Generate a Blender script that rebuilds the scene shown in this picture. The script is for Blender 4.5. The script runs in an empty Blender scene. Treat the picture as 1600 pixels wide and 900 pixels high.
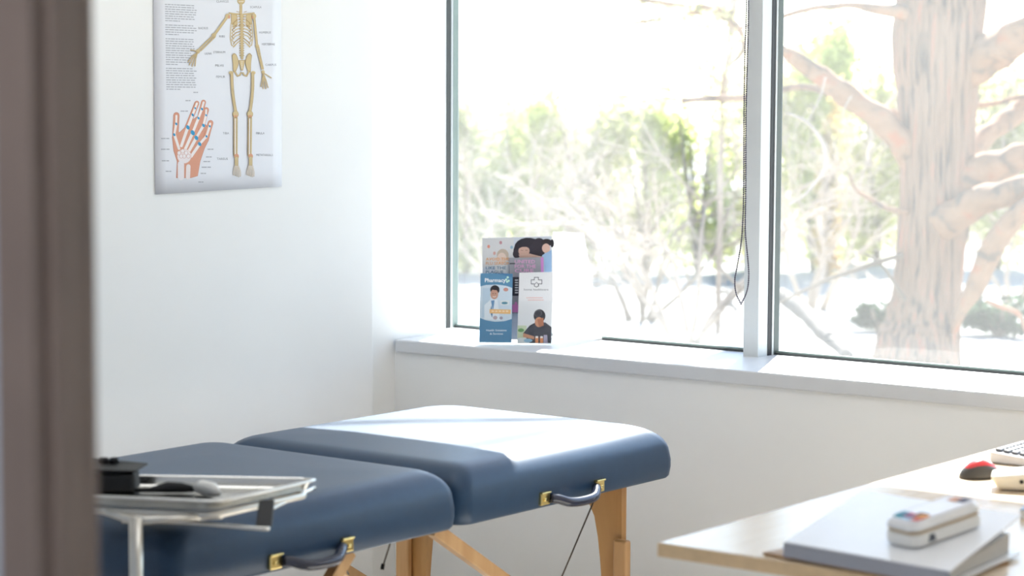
import bpy, bmesh, math, random
from mathutils import Vector, Matrix, noise
random.seed(11)
C = bpy.context.scene.collection
S = bpy.context.scene

# ------------------------------------------------------------------ camera
EYE = Vector((0, 0, 1.58))
FPX = 3400.0
YAW, PITCH, ROLL = .654, .0833, .00485
_f = Vector((-math.sin(YAW)*math.cos(PITCH), math.cos(YAW)*math.cos(PITCH), -math.sin(PITCH)))
_r = Vector((math.cos(YAW), math.sin(YAW), 0))
_u = _r.cross(_f)
RIGHT = _r*math.cos(ROLL) + _u*math.sin(ROLL)
UP = -_r*math.sin(ROLL) + _u*math.cos(ROLL)
FWD = _f
cam_data = bpy.data.cameras.new('camera')
cam = bpy.data.objects.new('camera', cam_data)
C.objects.link(cam)
m3 = Matrix((RIGHT, UP, -FWD)).transposed()
cam.matrix_world = Matrix.Translation(EYE) @ m3.to_4x4()
cam_data.sensor_width = 36
cam_data.lens = FPX*36/1600
cam_data.clip_start = .05
cam_data.clip_end = 500
cam_data.dof.use_dof = True
cam_data.dof.focus_distance = 6.3
cam_data.dof.aperture_fstop = 3.0
S.camera = cam

# ------------------------------------------------------------------ world, sun, exposure
SUN_EL = math.radians(42.2)
SUN_AZ = math.atan2(-.40, .917)            # from +Y towards -X
wd = bpy.data.worlds.new('sky')
S.world = wd
wd.use_nodes = True
nt = wd.node_tree
nt.nodes.clear()
sky = nt.nodes.new('ShaderNodeTexSky')
sky.sky_type = 'NISHITA'
sky.sun_disc = False
sky.sun_elevation = SUN_EL
sky.sun_rotation = SUN_AZ
sky.air_density = 1.0
sky.dust_density = 0.3
sky.ozone_density = 1.0
bg = nt.nodes.new('ShaderNodeBackground')
bg.inputs['Strength'].default_value = .44
wo = nt.nodes.new('ShaderNodeOutputWorld')
nt.links.new(sky.outputs[0], bg.inputs[0])
nt.links.new(bg.outputs[0], wo.inputs[0])
sun_d = bpy.data.lights.new('sun', 'SUN')
sun_d.energy = 23
sun_d.angle = math.radians(.53)
sun_d.color = (1, .975, .94)
sun = bpy.data.objects.new('sun', sun_d)
C.objects.link(sun)
SDIR = Vector((math.sin(SUN_AZ)*math.cos(SUN_EL), math.cos(SUN_AZ)*math.cos(SUN_EL), math.sin(SUN_EL)))
sun.rotation_euler = SDIR.to_track_quat('Z', 'Y').to_euler()
sun.location = SDIR*40
S.view_settings.view_transform = 'Standard'
S.view_settings.look = 'None'
S.view_settings.gamma = 1
S.view_settings.use_curve_mapping = False
S.view_settings.exposure = 0.18
S.cycles.max_bounces = 10
S.cycles.diffuse_bounces = 6
S.cycles.transparent_max_bounces = 24
S.cycles.sample_clamp_indirect = 8
S.cycles.caustics_reflective = False
S.cycles.caustics_refractive = False

# ------------------------------------------------------------------ pixel helpers (1600 x 900)
def ray(px, py):
    return RIGHT*((px-800)/FPX) - UP*((py-450)/FPX) + FWD
def on_z(px, py, z):
    d = ray(px, py); return EYE + d*((z-EYE.z)/d.z)
def on_y(px, py, y):
    d = ray(px, py); return EYE + d*(y/d.y)
def on_x(px, py, x):
    d = ray(px, py); return EYE + d*(x/d.x)
def at(px, py, depth):
    return EYE + ray(px, py)*depth
def on_plane(px, py, p0, n):
    d = ray(px, py); return EYE + d*((p0-EYE).dot(n)/d.dot(n))

# ------------------------------------------------------------------ materials
def srgb(r, g, b):
    f = lambda v: (v/255/12.92) if v/255 <= .04045 else ((v/255+.055)/1.055)**2.4
    return (f(r), f(g), f(b))
MATS = {}
def mat(name, col, rough=.5, metal=0.0, var=.05, scale=20, bump=0.0, bscale=200, spec=.42, sheen=0.0, coat=0.0, stretch=None):
    if name in MATS: return MATS[name]
    m = bpy.data.materials.new(name); m.use_nodes = True
    t = m.node_tree; b = t.nodes['Principled BSDF']
    b.inputs['Roughness'].default_value = rough
    b.inputs['Metallic'].default_value = metal
    b.inputs['Specular IOR Level'].default_value = spec
    b.inputs['Sheen Weight'].default_value = sheen
    b.inputs['Coat Weight'].default_value = coat
    tc = t.nodes.new('ShaderNodeTexCoord')
    mp = t.nodes.new('ShaderNodeMapping')
    if stretch: mp.inputs['Scale'].default_value = stretch
    t.links.new(tc.outputs['Object'], mp.inputs[0])
    n = t.nodes.new('ShaderNodeTexNoise'); n.inputs['Scale'].default_value = scale
    n.inputs['Detail'].default_value = 4
    t.links.new(mp.outputs[0], n.inputs['Vector'])
    r = t.nodes.new('ShaderNodeValToRGB')
    lo = tuple(max(0, c*(1-var)) for c in col); hi = tuple(min(1, c*(1+var)) for c in col)
    r.color_ramp.elements[0].position = .3; r.color_ramp.elements[1].position = .7
    r.color_ramp.elements[0].color = (*lo, 1); r.color_ramp.elements[1].color = (*hi, 1)
    t.links.new(n.outputs['Fac'], r.inputs[0])
    t.links.new(r.outputs[0], b.inputs['Base Color'])
    if bump > 0:
        n2 = t.nodes.new('ShaderNodeTexNoise'); n2.inputs['Scale'].default_value = bscale
        n2.inputs['Detail'].default_value = 3
        t.links.new(mp.outputs[0], n2.inputs['Vector'])
        bp = t.nodes.new('ShaderNodeBump'); bp.inputs['Strength'].default_value = bump
        bp.inputs['Distance'].default_value = .002
        t.links.new(n2.outputs['Fac'], bp.inputs['Height'])
        t.links.new(bp.outputs[0], b.inputs['Normal'])
    MATS[name] = m
    return m

def glass_mat(name, tint, gloss=1.0, rough=0.0, veil=0.0):
    m = bpy.data.materials.new(name); m.use_nodes = True
    t = m.node_tree; t.nodes.clear()
    o = t.nodes.new('ShaderNodeOutputMaterial')
    tr = t.nodes.new('ShaderNodeBsdfTransparent'); tr.inputs[0].default_value = (*tint, 1)
    gl = t.nodes.new('ShaderNodeBsdfGlossy'); gl.inputs['Roughness'].default_value = rough
    lw = t.nodes.new('ShaderNodeLayerWeight'); lw.inputs['Blend'].default_value = .5      # Schlick, same from both sides
    pw = t.nodes.new('ShaderNodeMath'); pw.operation = 'POWER'; pw.inputs[1].default_value = 5
    t.links.new(lw.outputs['Facing'], pw.inputs[0])
    mu = t.nodes.new('ShaderNodeMath'); mu.operation = 'MULTIPLY_ADD'; mu.inputs[1].default_value = .95*gloss; mu.inputs[2].default_value = .043*gloss
    t.links.new(pw.outputs[0], mu.inputs[0])
    mx = t.nodes.new('ShaderNodeMixShader')
    t.links.new(mu.outputs[0], mx.inputs[0]); t.links.new(tr.outputs[0], mx.inputs[1]); t.links.new(gl.outputs[0], mx.inputs[2])
    out = mx.outputs[0]
    if veil > 0:                                   # translucent film added to imitate bright haze through the pane
        tl = t.nodes.new('ShaderNodeBsdfTranslucent'); tl.inputs[0].default_value = (.9, .9, .88, 1)
        tc = t.nodes.new('ShaderNodeTexCoord')
        n = t.nodes.new('ShaderNodeTexNoise'); n.inputs['Scale'].default_value = 3
        t.links.new(tc.outputs['Object'], n.inputs['Vector'])
        mr = t.nodes.new('ShaderNodeMapRange')
        mr.inputs['To Min'].default_value = veil*.7; mr.inputs['To Max'].default_value = veil*1.3
        t.links.new(n.outputs['Fac'], mr.inputs['Value'])
        m2 = t.nodes.new('ShaderNodeMixShader')
        t.links.new(mr.outputs[0], m2.inputs[0]); t.links.new(out, m2.inputs[1]); t.links.new(tl.outputs[0], m2.inputs[2])
        out = m2.outputs[0]
    t.links.new(out, o.inputs[0])
    MATS[name] = m
    return m

def leaf_mat(name, c1, c2):
    m = bpy.data.materials.new(name); m.use_nodes = True
    t = m.node_tree; t.nodes.clear()
    o = t.nodes.new('ShaderNodeOutputMaterial')
    g = t.nodes.new('ShaderNodeNewGeometry')
    n = t.nodes.new('ShaderNodeTexNoise'); n.inputs['Scale'].default_value = 2.2; n.inputs['Detail'].default_value = 3
    t.links.new(g.outputs['Position'], n.inputs['Vector'])
    r = t.nodes.new('ShaderNodeValToRGB')
    r.color_ramp.elements[0].position = .35; r.color_ramp.elements[1].position = .65
    r.color_ramp.elements[0].color = (*c1, 1); r.color_ramp.elements[1].color = (*c2, 1)
    t.links.new(n.outputs['Fac'], r.inputs[0])
    d = t.nodes.new('ShaderNodeBsdfDiffuse'); tl = t.nodes.new('ShaderNodeBsdfTranslucent')
    t.links.new(r.outputs[0], d.inputs[0]); t.links.new(r.outputs[0], tl.inputs[0])
    mx = t.nodes.new('ShaderNodeMixShader'); mx.inputs[0].default_value = .58
    t.links.new(d.outputs[0], mx.inputs[1]); t.links.new(tl.outputs[0], mx.inputs[2])
    t.links.new(mx.outputs[0], o.inputs[0])
    MATS[name] = m
    return m

def bark_mat(name, base, streak, dark, sc=1.0, stretch=(16, 16, .8)):
    m = bpy.data.materials.new(name); m.use_nodes = True
    t = m.node_tree; b = t.nodes['Principled BSDF']; b.inputs['Roughness'].default_value = .9
    b.inputs['Specular IOR Level'].default_value = .2
    tc = t.nodes.new('ShaderNodeTexCoord'); mp = t.nodes.new('ShaderNodeMapping')
    mp.inputs['Scale'].default_value = tuple(q*sc for q in stretch)
    t.links.new(tc.outputs['Object'], mp.inputs[0])
    n1 = t.nodes.new('ShaderNodeTexNoise'); n1.inputs['Scale'].default_value = 1.0; n1.inputs['Detail'].default_value = 6
    n1.inputs['Distortion'].default_value = .4
    t.links.new(mp.outputs[0], n1.inputs['Vector'])
    r1 = t.nodes.new('ShaderNodeValToRGB'); e = r1.color_ramp.elements
    e[0].position = .36; e[0].color = (*dark, 1); e[1].position = .46; e[1].color = (*base, 1)
    x = e.new(.60); x.color = (*tuple(min(1, c*1.15) for c in base), 1)
    x = e.new(.68); x.color = (*streak, 1)
    t.links.new(n1.outputs['Fac'], r1.inputs[0])
    t.links.new(r1.outputs[0], b.inputs['Base Color'])
    bp = t.nodes.new('ShaderNodeBump'); bp.inputs['Strength'].default_value = .6; bp.inputs['Distance'].default_value = .01
    t.links.new(n1.outputs['Fac'], bp.inputs['Height']); t.links.new(bp.outputs[0], b.inputs['Normal'])
    MATS[name] = m
    return m

def wood_mat(name, c1, c2, rough, axis_scale):
    m = bpy.data.materials.new(name); m.use_nodes = True
    t = m.node_tree; b = t.nodes['Principled BSDF']; b.inputs['Roughness'].default_value = rough
    tc = t.nodes.new('ShaderNodeTexCoord'); mp = t.nodes.new('ShaderNodeMapping')
    mp.inputs['Scale'].default_value = axis_scale
    t.links.new(tc.outputs['Object'], mp.inputs[0])
    n1 = t.nodes.new('ShaderNodeTexNoise'); n1.inputs['Scale'].default_value = 6; n1.inputs['Detail'].default_value = 6
    n1.inputs['Distortion'].default_value = .6
    t.links.new(mp.outputs[0], n1.inputs['Vector'])
    r1 = t.nodes.new('ShaderNodeValToRGB')
    r1.color_ramp.elements[0].position = .3; r1.color_ramp.elements[1].position = .7
    r1.color_ramp.elements[0].color = (*c1, 1); r1.color_ramp.elements[1].color = (*c2, 1)
    t.links.new(n1.outputs['Fac'], r1.inputs[0]); t.links.new(r1.outputs[0], b.inputs['Base Color'])
    MATS[name] = m
    return m

M_wall = mat('wall_paint', (.87, .87, .86), .8, var=.012, scale=3, bump=.05, bscale=400)
M_white = mat('white_enamel', (.82, .83, .83), .42, var=.01)
M_sill = mat('sill_laminate', (.66, .67, .69), .38, var=.01)
M_ceil = mat('ceiling_tile', (.87, .87, .86), .9, var=.03, scale=60)
M_floor = wood_mat('floor_vinyl', (.74, .70, .64), (.80, .76, .70), .45, (.6, 6, 1))
M_mull = mat('frame_paint', (.66, .69, .70), .45, var=.01)
M_gasket = mat('black_gasket', (.02, .02, .025), .5)
M_gasketgrey = mat('dark_grey_gasket', (.055, .06, .06), .45)
M_spacer = mat('grey_green_spacer', (.25, .31, .29), .35, metal=.2)
M_spacerd = mat('dark_green_spacer', (.085, .105, .10), .4)
M_pane = glass_mat('window_glass', (.97, .985, .975), 1.0, 0.0, .036)
M_jamb = mat('brown_steel_frame', (.23, .175, .15), .45, var=.06, scale=8)
M_corr = mat('corridor_paint', (.52, .56, .65), .8, var=.02)
M_vinyl = mat('navy_vinyl', (.013, .044, .098), .40, var=.06, scale=40, bump=.12, bscale=350, spec=.42, sheen=.08)
M_legwood = wood_mat('honey_wood', (.40, .20, .065), (.52, .29, .11), .4, (3, 3, .5))
M_legwood2 = wood_mat('pale_honey_wood', (.46, .26, .11), (.57, .35, .17), .42, (3, 3, .5))
M_brass = mat('brass', (.78, .62, .26), .25, metal=1, var=.05)
M_hgrip = mat('dark_navy_grip', (.022, .026, .05), .22, var=.03, coat=.3)
M_cable = mat('dark_cable', (.10, .075, .055), .4, metal=.4)
M_steel = mat('stainless', (.66, .65, .62), .22, metal=1, var=.03)
M_steelb = mat('brushed_steel', (.60, .58, .54), .32, metal=1, var=.04)
M_black = mat('black_cloth', (.012, .012, .013), .7, var=.1, bump=.2, bscale=300)
M_blackp = mat('black_plastic', (.010, .010, .012), .5, spec=.3)
M_desktop = wood_mat('maple_laminate', (.60, .47, .33), (.66, .53, .39), .26, (6, .5, 1))
M_deskedge = mat('desk_edge_band', (.74, .54, .32), .45, var=.08, scale=30)
M_plasw = mat('white_plastic', (.78, .77, .74), .35, var=.01)
M_plasc = mat('cream_plastic', (.74, .70, .60), .4, var=.01)
M_binder = mat('grey_white_vinyl', (.76, .77, .80), .3, var=.01)
M_spine = mat('grey_vinyl', (.36, .37, .42), .4, var=.03)
M_paper = mat('paper', (.82, .82, .82), .7, var=.01)
M_bill = mat('brown_board', (.34, .20, .09), .5, var=.1)
M_darkgap = mat('dark_interior', (.03, .03, .03), .7)
M_red = mat('red_plastic', (.62, .05, .06), .3)
M_mouse = mat('dark_grey_plastic', (.06, .055, .05), .4)
M_key = mat('grey_key', (.13, .14, .16), .5)
M_kb = mat('silver_grey_plastic', (.55, .56, .60), .4)
M_clear = glass_mat('clear_acrylic', (.99, .993, .993), .35, .02)
M_fill = bpy.data.materials.new('fill_glow'); M_fill.use_nodes = True
_b = M_fill.node_tree.nodes['Principled BSDF']
_b.inputs['Emission Color'].default_value = (.95, .975, 1, 1); _b.inputs['Emission Strength'].default_value = 3.0  # glow of the added fill panels
M_fill2 = M_fill.copy(); M_fill2.name = 'corridor_fill_glow'; M_fill2.node_tree.nodes['Principled BSDF'].inputs['Emission Strength'].default_value = 25.0  # stronger glow for the added corridor fill
M_conc = mat('pale_concrete', (.29, .285, .275), .9, var=.1, scale=.6, bump=.2, bscale=8)
M_bark = bark_mat('cedar_bark', (.25, .165, .113), (.42, .16, .10), (.075, .06, .05), 2.6)
M_bark2 = bark_mat('branch_bark', (.30, .19, .125), (.38, .17, .10), (.16, .12, .095), 1, (9, 9, 9))
M_twig = mat('pale_twig', (.46, .38, .31), .9, var=.2, scale=6)
M_twigd = mat('brown_twig', (.20, .16, .12), .9, var=.2, scale=6)

# ------------------------------------------------------------------ object helpers
def link(name, me, material=None, parent=None, smooth=False):
    o = bpy.data.objects.new(name, me); C.objects.link(o)
    if material is not None and not me.materials:
        for mm in (material if isinstance(material, (list, tuple)) else [material]): me.materials.append(mm)
    if parent is not None: o.parent = parent
    if smooth:
        for p in me.polygons: p.use_smooth = True
    return o
def from_bm(name, bm, material, parent=None, smooth=False):
    bmesh.ops.recalc_face_normals(bm, faces=bm.faces)
    me = bpy.data.meshes.new(name); bm.to_mesh(me); bm.free()
    return link(name, me, material, parent, smooth)
def tag(o, label=None, cat=None, group=None, kind=None):
    if label: o['label'] = label
    if cat: o['category'] = cat
    if group: o['group'] = group
    if kind: o['kind'] = kind
    return o
def thing(name, label, cat, loc=(0, 0, 0), group=None):
    """an Empty at the thing's base; children are given in world space"""
    o = bpy.data.objects.new(name, None); C.objects.link(o); o.location = loc
    o.empty_display_size = .1
    return tag(o, label, cat, group)
def adopt(root):
    """children were modelled in world space: shift them into the root's space"""
    for ch in [c for c in bpy.data.objects if c.parent == root]:
        ch.location = ch.location - root.location
def bm_box(bm, lo, hi, bevel=0, seg=2):
    vs = [bm.verts.new((x, y, z)) for z in (lo[2], hi[2]) for y in (lo[1], hi[1]) for x in (lo[0], hi[0])]
    idx = [(0, 1, 3, 2), (4, 6, 7, 5), (0, 4, 5, 1), (2, 3, 7, 6), (0, 2, 6, 4), (1, 5, 7, 3)]
    fs = [bm.faces.new([vs[i] for i in f]) for f in idx]
    if bevel > 0:
        es = list({e for f in fs for e in f.edges})
        bmesh.ops.bevel(bm, geom=es, offset=bevel, segments=seg, affect='EDGES', profile=.5)
def box(name, lo, hi, m, parent=None, bevel=0, seg=2):
    bm = bmesh.new(); bm_box(bm, lo, hi, bevel, seg)
    return from_bm(name, bm, m, parent)
def bm_quadbox(bm, bot, top, bevel=0, seg=2):
    """hexahedron from 4 bottom and 4 top corners"""
    vs = [bm.verts.new(p) for p in list(bot)+list(top)]
    idx = [(3, 2, 1, 0), (4, 5, 6, 7)] + [(i, (i+1) % 4, (i+1) % 4+4, i+4) for i in range(4)]
    fs = [bm.faces.new([vs[i] for i in f]) for f in idx]
    if bevel > 0:
        es = list({e for f in fs for e in f.edges})
        bmesh.ops.bevel(bm, geom=es, offset=bevel, segments=seg, affect='EDGES', profile=.5)
def quadbox(name, bot, top, m, parent=None, bevel=0, seg=2):
    bm = bmesh.new(); bm_quadbox(bm, bot, top, bevel, seg)
    return from_bm(name, bm, m, parent)
def bm_tube(bm, pts, rad, n=10, cap=True):
    pts = [Vector(p) for p in pts]
    if not isinstance(rad, (list, tuple)): rad = [rad]*len(pts)
    rings = []; prev = None
    for i, p in enumerate(pts):
        a = pts[max(0, i-1)]; b = pts[min(len(pts)-1, i+1)]
        t = (b-a).normalized()
        if prev is None:
            ref = Vector((0, 0, 1)) if abs(t.z) < .9 else Vector((1, 0, 0))
            u = t.cross(ref).normalized()
        else:
            u = (prev - t*prev.dot(t)).normalized()
        prev = u; v = t.cross(u)
        rings.append([bm.verts.new(p + (u*math.cos(2*math.pi*k/n) + v*math.sin(2*math.pi*k/n))*rad[i]) for k in range(n)])
    for a, b in zip(rings, rings[1:]):
        for k in range(n):
            bm.faces.new((a[k], a[(k+1) % n], b[(k+1) % n], b[k]))
    if cap:
        bm.faces.new(rings[0][::-1]); bm.faces.new(rings[-1])
def tube(name, pts, rad, m, parent=None, n=10):
    bm = bmesh.new(); bm_tube(bm, pts, rad, n)
    return from_bm(name, bm, m, parent, True)
def spline(pts, k=6):
    pts = [Vector(p) for p in pts]; out = []
    for i in range(len(pts)-1):
        p0 = pts[max(0, i-1)]; p1 = pts[i]; p2 = pts[i+1]; p3 = pts[min(len(pts)-1, i+2)]
        for j in range(k):
            t = j/k
            out.append(.5*((2*p1)+(p2-p0)*t+(2*p0-5*p1+4*p2-p3)*t*t+(3*p1-p0-3*p2+p3)*t**3))
    out.append(pts[-1])
    return out
def lerp_list(a, n):
    out = []
    for i in range(n):
        t = i/(n-1)*(len(a)-1); k = min(int(t), len(a)-2); out.append(a[k]+(a[k+1]-a[k])*(t-k))
    return out
def lathe(name, prof, centre, m, parent=None, n=24):
    bm = bmesh.new(); rings = []
    for r, z in prof:
        rings.append([bm.verts.new((centre[0]+r*math.cos(2*math.pi*k/n), centre[1]+r*math.sin(2*math.pi*k/n), centre[2]+z)) for k in range(n)])
    for a, b in zip(rings, rings[1:]):
        for k in range(n): bm.faces.new((a[k], a[(k+1) % n], b[(k+1) % n], b[k]))
    bm.faces.new(rings[0][::-1]); bm.faces.new(rings[-1])
    return from_bm(name, bm, m, parent, True)

class Print:
    """flat ink: polygons in photo pixels or plane units laid on a sheet, a hair above it"""
    def __init__(s, mapper, normal, base=.0004, step=.00012):
        s.map = mapper; s.n = normal; s.v = []; s.f = []; s.mi = []; s.mats = []; s.lay = 0; s.base = base; s.step = step
    def poly(s, pts, m, dl=1):
        if m not in s.mats: s.mats.append(m)
        s.lay += dl
        off = s.base + s.step*s.lay
        k = len(s.v)
        for p in pts: s.v.append(s.map(*p) + (s.n(*p) if callable(s.n) else s.n)*off)
        s.f.append(list(range(k, k+len(pts)))); s.mi.append(s.mats.index(m))
    def cap(s, a, b, w, m, w2=None, dl=1, n=5):
        w2 = w if w2 is None else w2
        dx, dy = b[0]-a[0], b[1]-a[1]; L = math.hypot(dx, dy) or 1e-6
        th = math.atan2(dy, dx); pts = []
        for i in range(n+1):
            t = th - math.pi/2 + math.pi*i/n; pts.append((b[0]+math.cos(t)*w2/2, b[1]+math.sin(t)*w2/2))
        for i in range(n+1):
            t = th + math.pi/2 + math.pi*i/n; pts.append((a[0]+math.cos(t)*w/2, a[1]+math.sin(t)*w/2))
        s.poly(pts, m, dl)
    def line(s, pts, w, m):
        for i, (a, b) in enumerate(zip(pts, pts[1:])): s.cap(a, b, w, m, dl=1 if i == 0 else .05)
    def ell(s, c, rx, ry, m, n=18, dl=1, rot=0):
        pts = []
        for i in range(n):
            t = 2*math.pi*i/n; x = rx*math.cos(t); y = ry*math.sin(t)
            pts.append((c[0]+x*math.cos(rot)-y*math.sin(rot), c[1]+x*math.sin(rot)+y*math.cos(rot)))
        s.poly(pts, m, dl)
    def rect(s, x0, y0, x1, y1, m, dl=1):
        s.poly([(x0, y0), (x1, y0), (x1, y1), (x0, y1)], m, dl)
    def text(s, txt, x, y, h, m, width=None, bold=0.0):
        """baseline-left at x, y in photo pixels (y down); h is the cap height"""
        cu = bpy.data.curves.new('lettering', 'FONT'); cu.body = txt; cu.size = 1; cu.offset = bold; cu.resolution_u = 2
        ob = bpy.data.objects.new('lettering', cu); C.objects.link(ob)
        dg = bpy.context.evaluated_depsgraph_get()
        me = bpy.data.meshes.new_from_object(ob.evaluated_get(dg))
        xs = [v.co.x for v in me.vertices] or [0, 1]
        k = h/.70; kx = k if width is None else width/max(1e-6, max(xs)-min(xs)); x0 = min(xs)
        s.lay += .2; off = s.base + s.step*s.lay
        if m not in s.mats: s.mats.append(m)
        q = len(s.v)
        for v in me.vertices:
            p = (x+(v.co.x-x0)*kx, y - v.co.y*k)
            s.v.append(s.map(*p) + (s.n(*p) if callable(s.n) else s.n)*off)
        for p in me.polygons:
            s.f.append([q+i for i in p.vertices]); s.mi.append(s.mats.index(m))
        bpy.data.objects.remove(ob); bpy.data.curves.remove(cu); bpy.data.meshes.remove(me)
    def build(s, name, parent=None):
        me = bpy.data.meshes.new(name); me.from_pydata(s.v, [], s.f)
        for m in s.mats: me.materials.append(m)
        me.polygons.foreach_set('material_index', s.mi); me.update()
        return link(name, me, None, parent)
INK = {}
def ink(r, g, b):
    k = (r, g, b)
    if k not in INK: INK[k] = mat('ink_%d_%d_%d' % k, srgb(r, g, b), .6, var=.02, scale=300)
    return INK[k]

# ------------------------------------------------------------------ the room
CEIL = 2.72
HEAD = 2.38                       # window head
XL, YC = -4.56, 5.227             # proud face of the left wall and its outer corner
XS = -4.63                        # recessed strip beside the window
YSILL, ZSILL = 5.395, .818
YG = 5.82                         # glass
XJ = -4.709                       # inner face of the left window jamb
XR = -.30
YF0, YF1 = 1.47, 1.54             # door wall
tag(box('floor', (-4.9, -1.6, -.1), (.6, 5.6, 0), M_floor), kind='structure')
tag(box('ceiling', (-4.9, -1.6, CEIL), (.6, 6.0, CEIL+.15), M_ceil), kind='structure')
bm = bmesh.new()
bm_box(bm, (-4.9, YF1-.01, 0), (XL, YC, CEIL))
es = [e for e in bm.edges if all(abs(v.co.x-XL) < 1e-4 and abs(v.co.y-YC) < 1e-4 for v in e.verts)]
bmesh.ops.bevel(bm, geom=es, offset=.012, segments=5, affect='EDGES', profile=.5)
tag(from_bm('wall_left', bm, M_wall), kind='structure')
tag(box('wall_recess', (-4.9, YC-.05, 0), (XS, 5.64, CEIL), M_wall), kind='structure')
bm = bmesh.new()
bm_box(bm, (-4.9, 5.41, 0), (XR+.3, 5.98, ZSILL-.043))
bm_box(bm, (-4.9, 5.41, HEAD), (XR+.3, 5.98, CEIL))
bm_box(bm, (-5.2, 5.64, 0), (XJ-.22, 5.98, CEIL))
bm_box(bm, (-1.0, 5.41, ZSILL-.043), (XR+.3, 5.98, HEAD))
tag(from_bm('wall_back', bm, M_wall), kind='structure')
tag(box('wall_right', (XR, YF1, 0), (XR+.3, 5.41, CEIL), M_wall), kind='structure')
bm = bmesh.new()
bm_box(bm, (-4.9, YF0, 0), (-1.80, YF1, CEIL))
bm_box(bm, (-1.80, YF0, 2.14), (-.52, YF1, CEIL))
bm_box(bm, (-.52, YF0, 0), (.6, YF1, CEIL))
tag(from_bm('wall_front', bm, M_corr), kind='structure')
bm = bmesh.new()
bm_box(bm, (-4.9, -1.6, 0), (.6, -1.45, CEIL))
bm_box(bm, (-4.9, -1.45, 0), (-4.75, YF0, CEIL))
bm_box(bm, (.45, -1.45, 0), (.6, YF0, CEIL))
tag(from_bm('wall_corridor', bm, M_corr), kind='structure')
# door frame: pressed steel with a stop
dr = bpy.data.objects.new('door_1', None); C.objects.link(dr); tag(dr, kind='structure')
for sgn, x0 in ((1, -1.738), (-1, -.58)):
    bm = bmesh.new()
    a, b = (x0-.06, x0) if sgn > 0 else (x0, x0+.06)
    bm_box(bm, (a, YF0-.008, 0), (b, YF1+.008, 2.10), .003)
    c, d = (x0-.001, x0+.012) if sgn > 0 else (x0-.012, x0+.001)
    bm_box(bm, (c, YF0+.012, 0), (d, YF0+.040, 2.09), .002)
    from_bm('frame_post', bm, M_jamb, dr)
box('frame_head', (-1.798, YF0-.008, 2.10), (-.52, YF1+.008, 2.16), M_jamb, dr, .003)
# window sill
bm = bmesh.new(); bm_box(bm, (-4.62, YSILL, ZSILL-.043), (-1.0, 5.86, ZSILL), .006, 3)
tag(from_bm('trim_1', bm, M_sill), 'white laminate window sill board', kind='structure')
# window
win = bpy.data.objects.new('window_1', None); C.objects.link(win); tag(win, kind='structure')
ZB = ZSILL
def layered_side(x0, sgn, dark, spacer=None):
    """white face, dark gasket, thin pale bead, grey-green spacer, going from the room to the glass"""
    def slab(nm, y0, y1, t, m):
        a, b = sorted((x0, x0+sgn*t)); box(nm, (a-.0, y0, ZB), (b, y1, HEAD), m, win)
    slab('gasket', 5.770, 5.792, .002, dark)
    slab('bead', 5.792, 5.802, .004, M_mull)
    slab('spacer', 5.802, YG+.012, .005, spacer or M_spacer)
box('frame', (XJ-.24, 5.64, ZB-.5), (XJ, YG+.012, HEAD+.1), M_white, win)
layered_side(XJ, 1, M_gasketgrey)
MX = [(-3.484, -3.431), (-2.25, -2.197)]
for a, b in MX:
    box('mullion', (a, 5.715, ZB-.002), (b, YG+.012, HEAD), M_mull, win, .0015)
    layered_side(b, 1, M_gasket, M_spacerd); layered_side(a, -1, M_gasket, M_spacerd)
box('frame', (-1.06, 5.72, ZB), (-1.0, YG+.08, HEAD), M_mull, win)
layered_side(-1.06, -1, M_gasket)
spans = [(XJ, MX[0][0]), (MX[0][1], MX[1][0]), (MX[1][1], -1.06)]
for a, b in spans:
    box('bottom_gasket', (a+.005, YG-.012, ZB), (b-.005, YG+.012, ZB+.006), M_gasketgrey, win)
    box('bottom_spacer', (a+.005, YG-.006, ZB+.006), (b-.005, YG+.012, ZB+.012), M_spacer, win)
    box('top_rail', (a, 5.72, HEAD-.05), (b, YG+.08, HEAD+.01), M_mull, win)
    pn = box('pane', (a+.001, YG+.001, ZB+.008), (b-.001, YG+.007, HEAD-.04), M_pane, win)
# fill panels added out of view to brighten the room
for i, (x, y) in enumerate([(-3.7, 3.5), (-1.6, 3.1)]):
    t = thing('fill_panel', ['added fill light panel above the navy table', 'added fill light panel above the desk'][i], 'fill light', (x, y, CEIL), 'fill light panels')
    box('frame', (x-.32, y-.62, CEIL-.03), (x+.32, y+.62, CEIL), M_white, t, .004)
    box('fill_face', (x-.29, y-.59, CEIL-.034), (x+.29, y+.59, CEIL-.030), M_fill, t)
    adopt(t)
t = thing('fill_panel', 'small added fill light panel in the corridor outside the doorway', 'fill light', (-1.6, .2, CEIL))  # unseen fill added to lighten the door jamb
box('frame', (-1.92, -.12, CEIL-.03), (-1.28, .52, CEIL), M_white, t, .004)
box('fill_face', (-1.89, -.09, CEIL-.034), (-1.31, .49, CEIL-.030), M_fill2, t); adopt(t)

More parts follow.
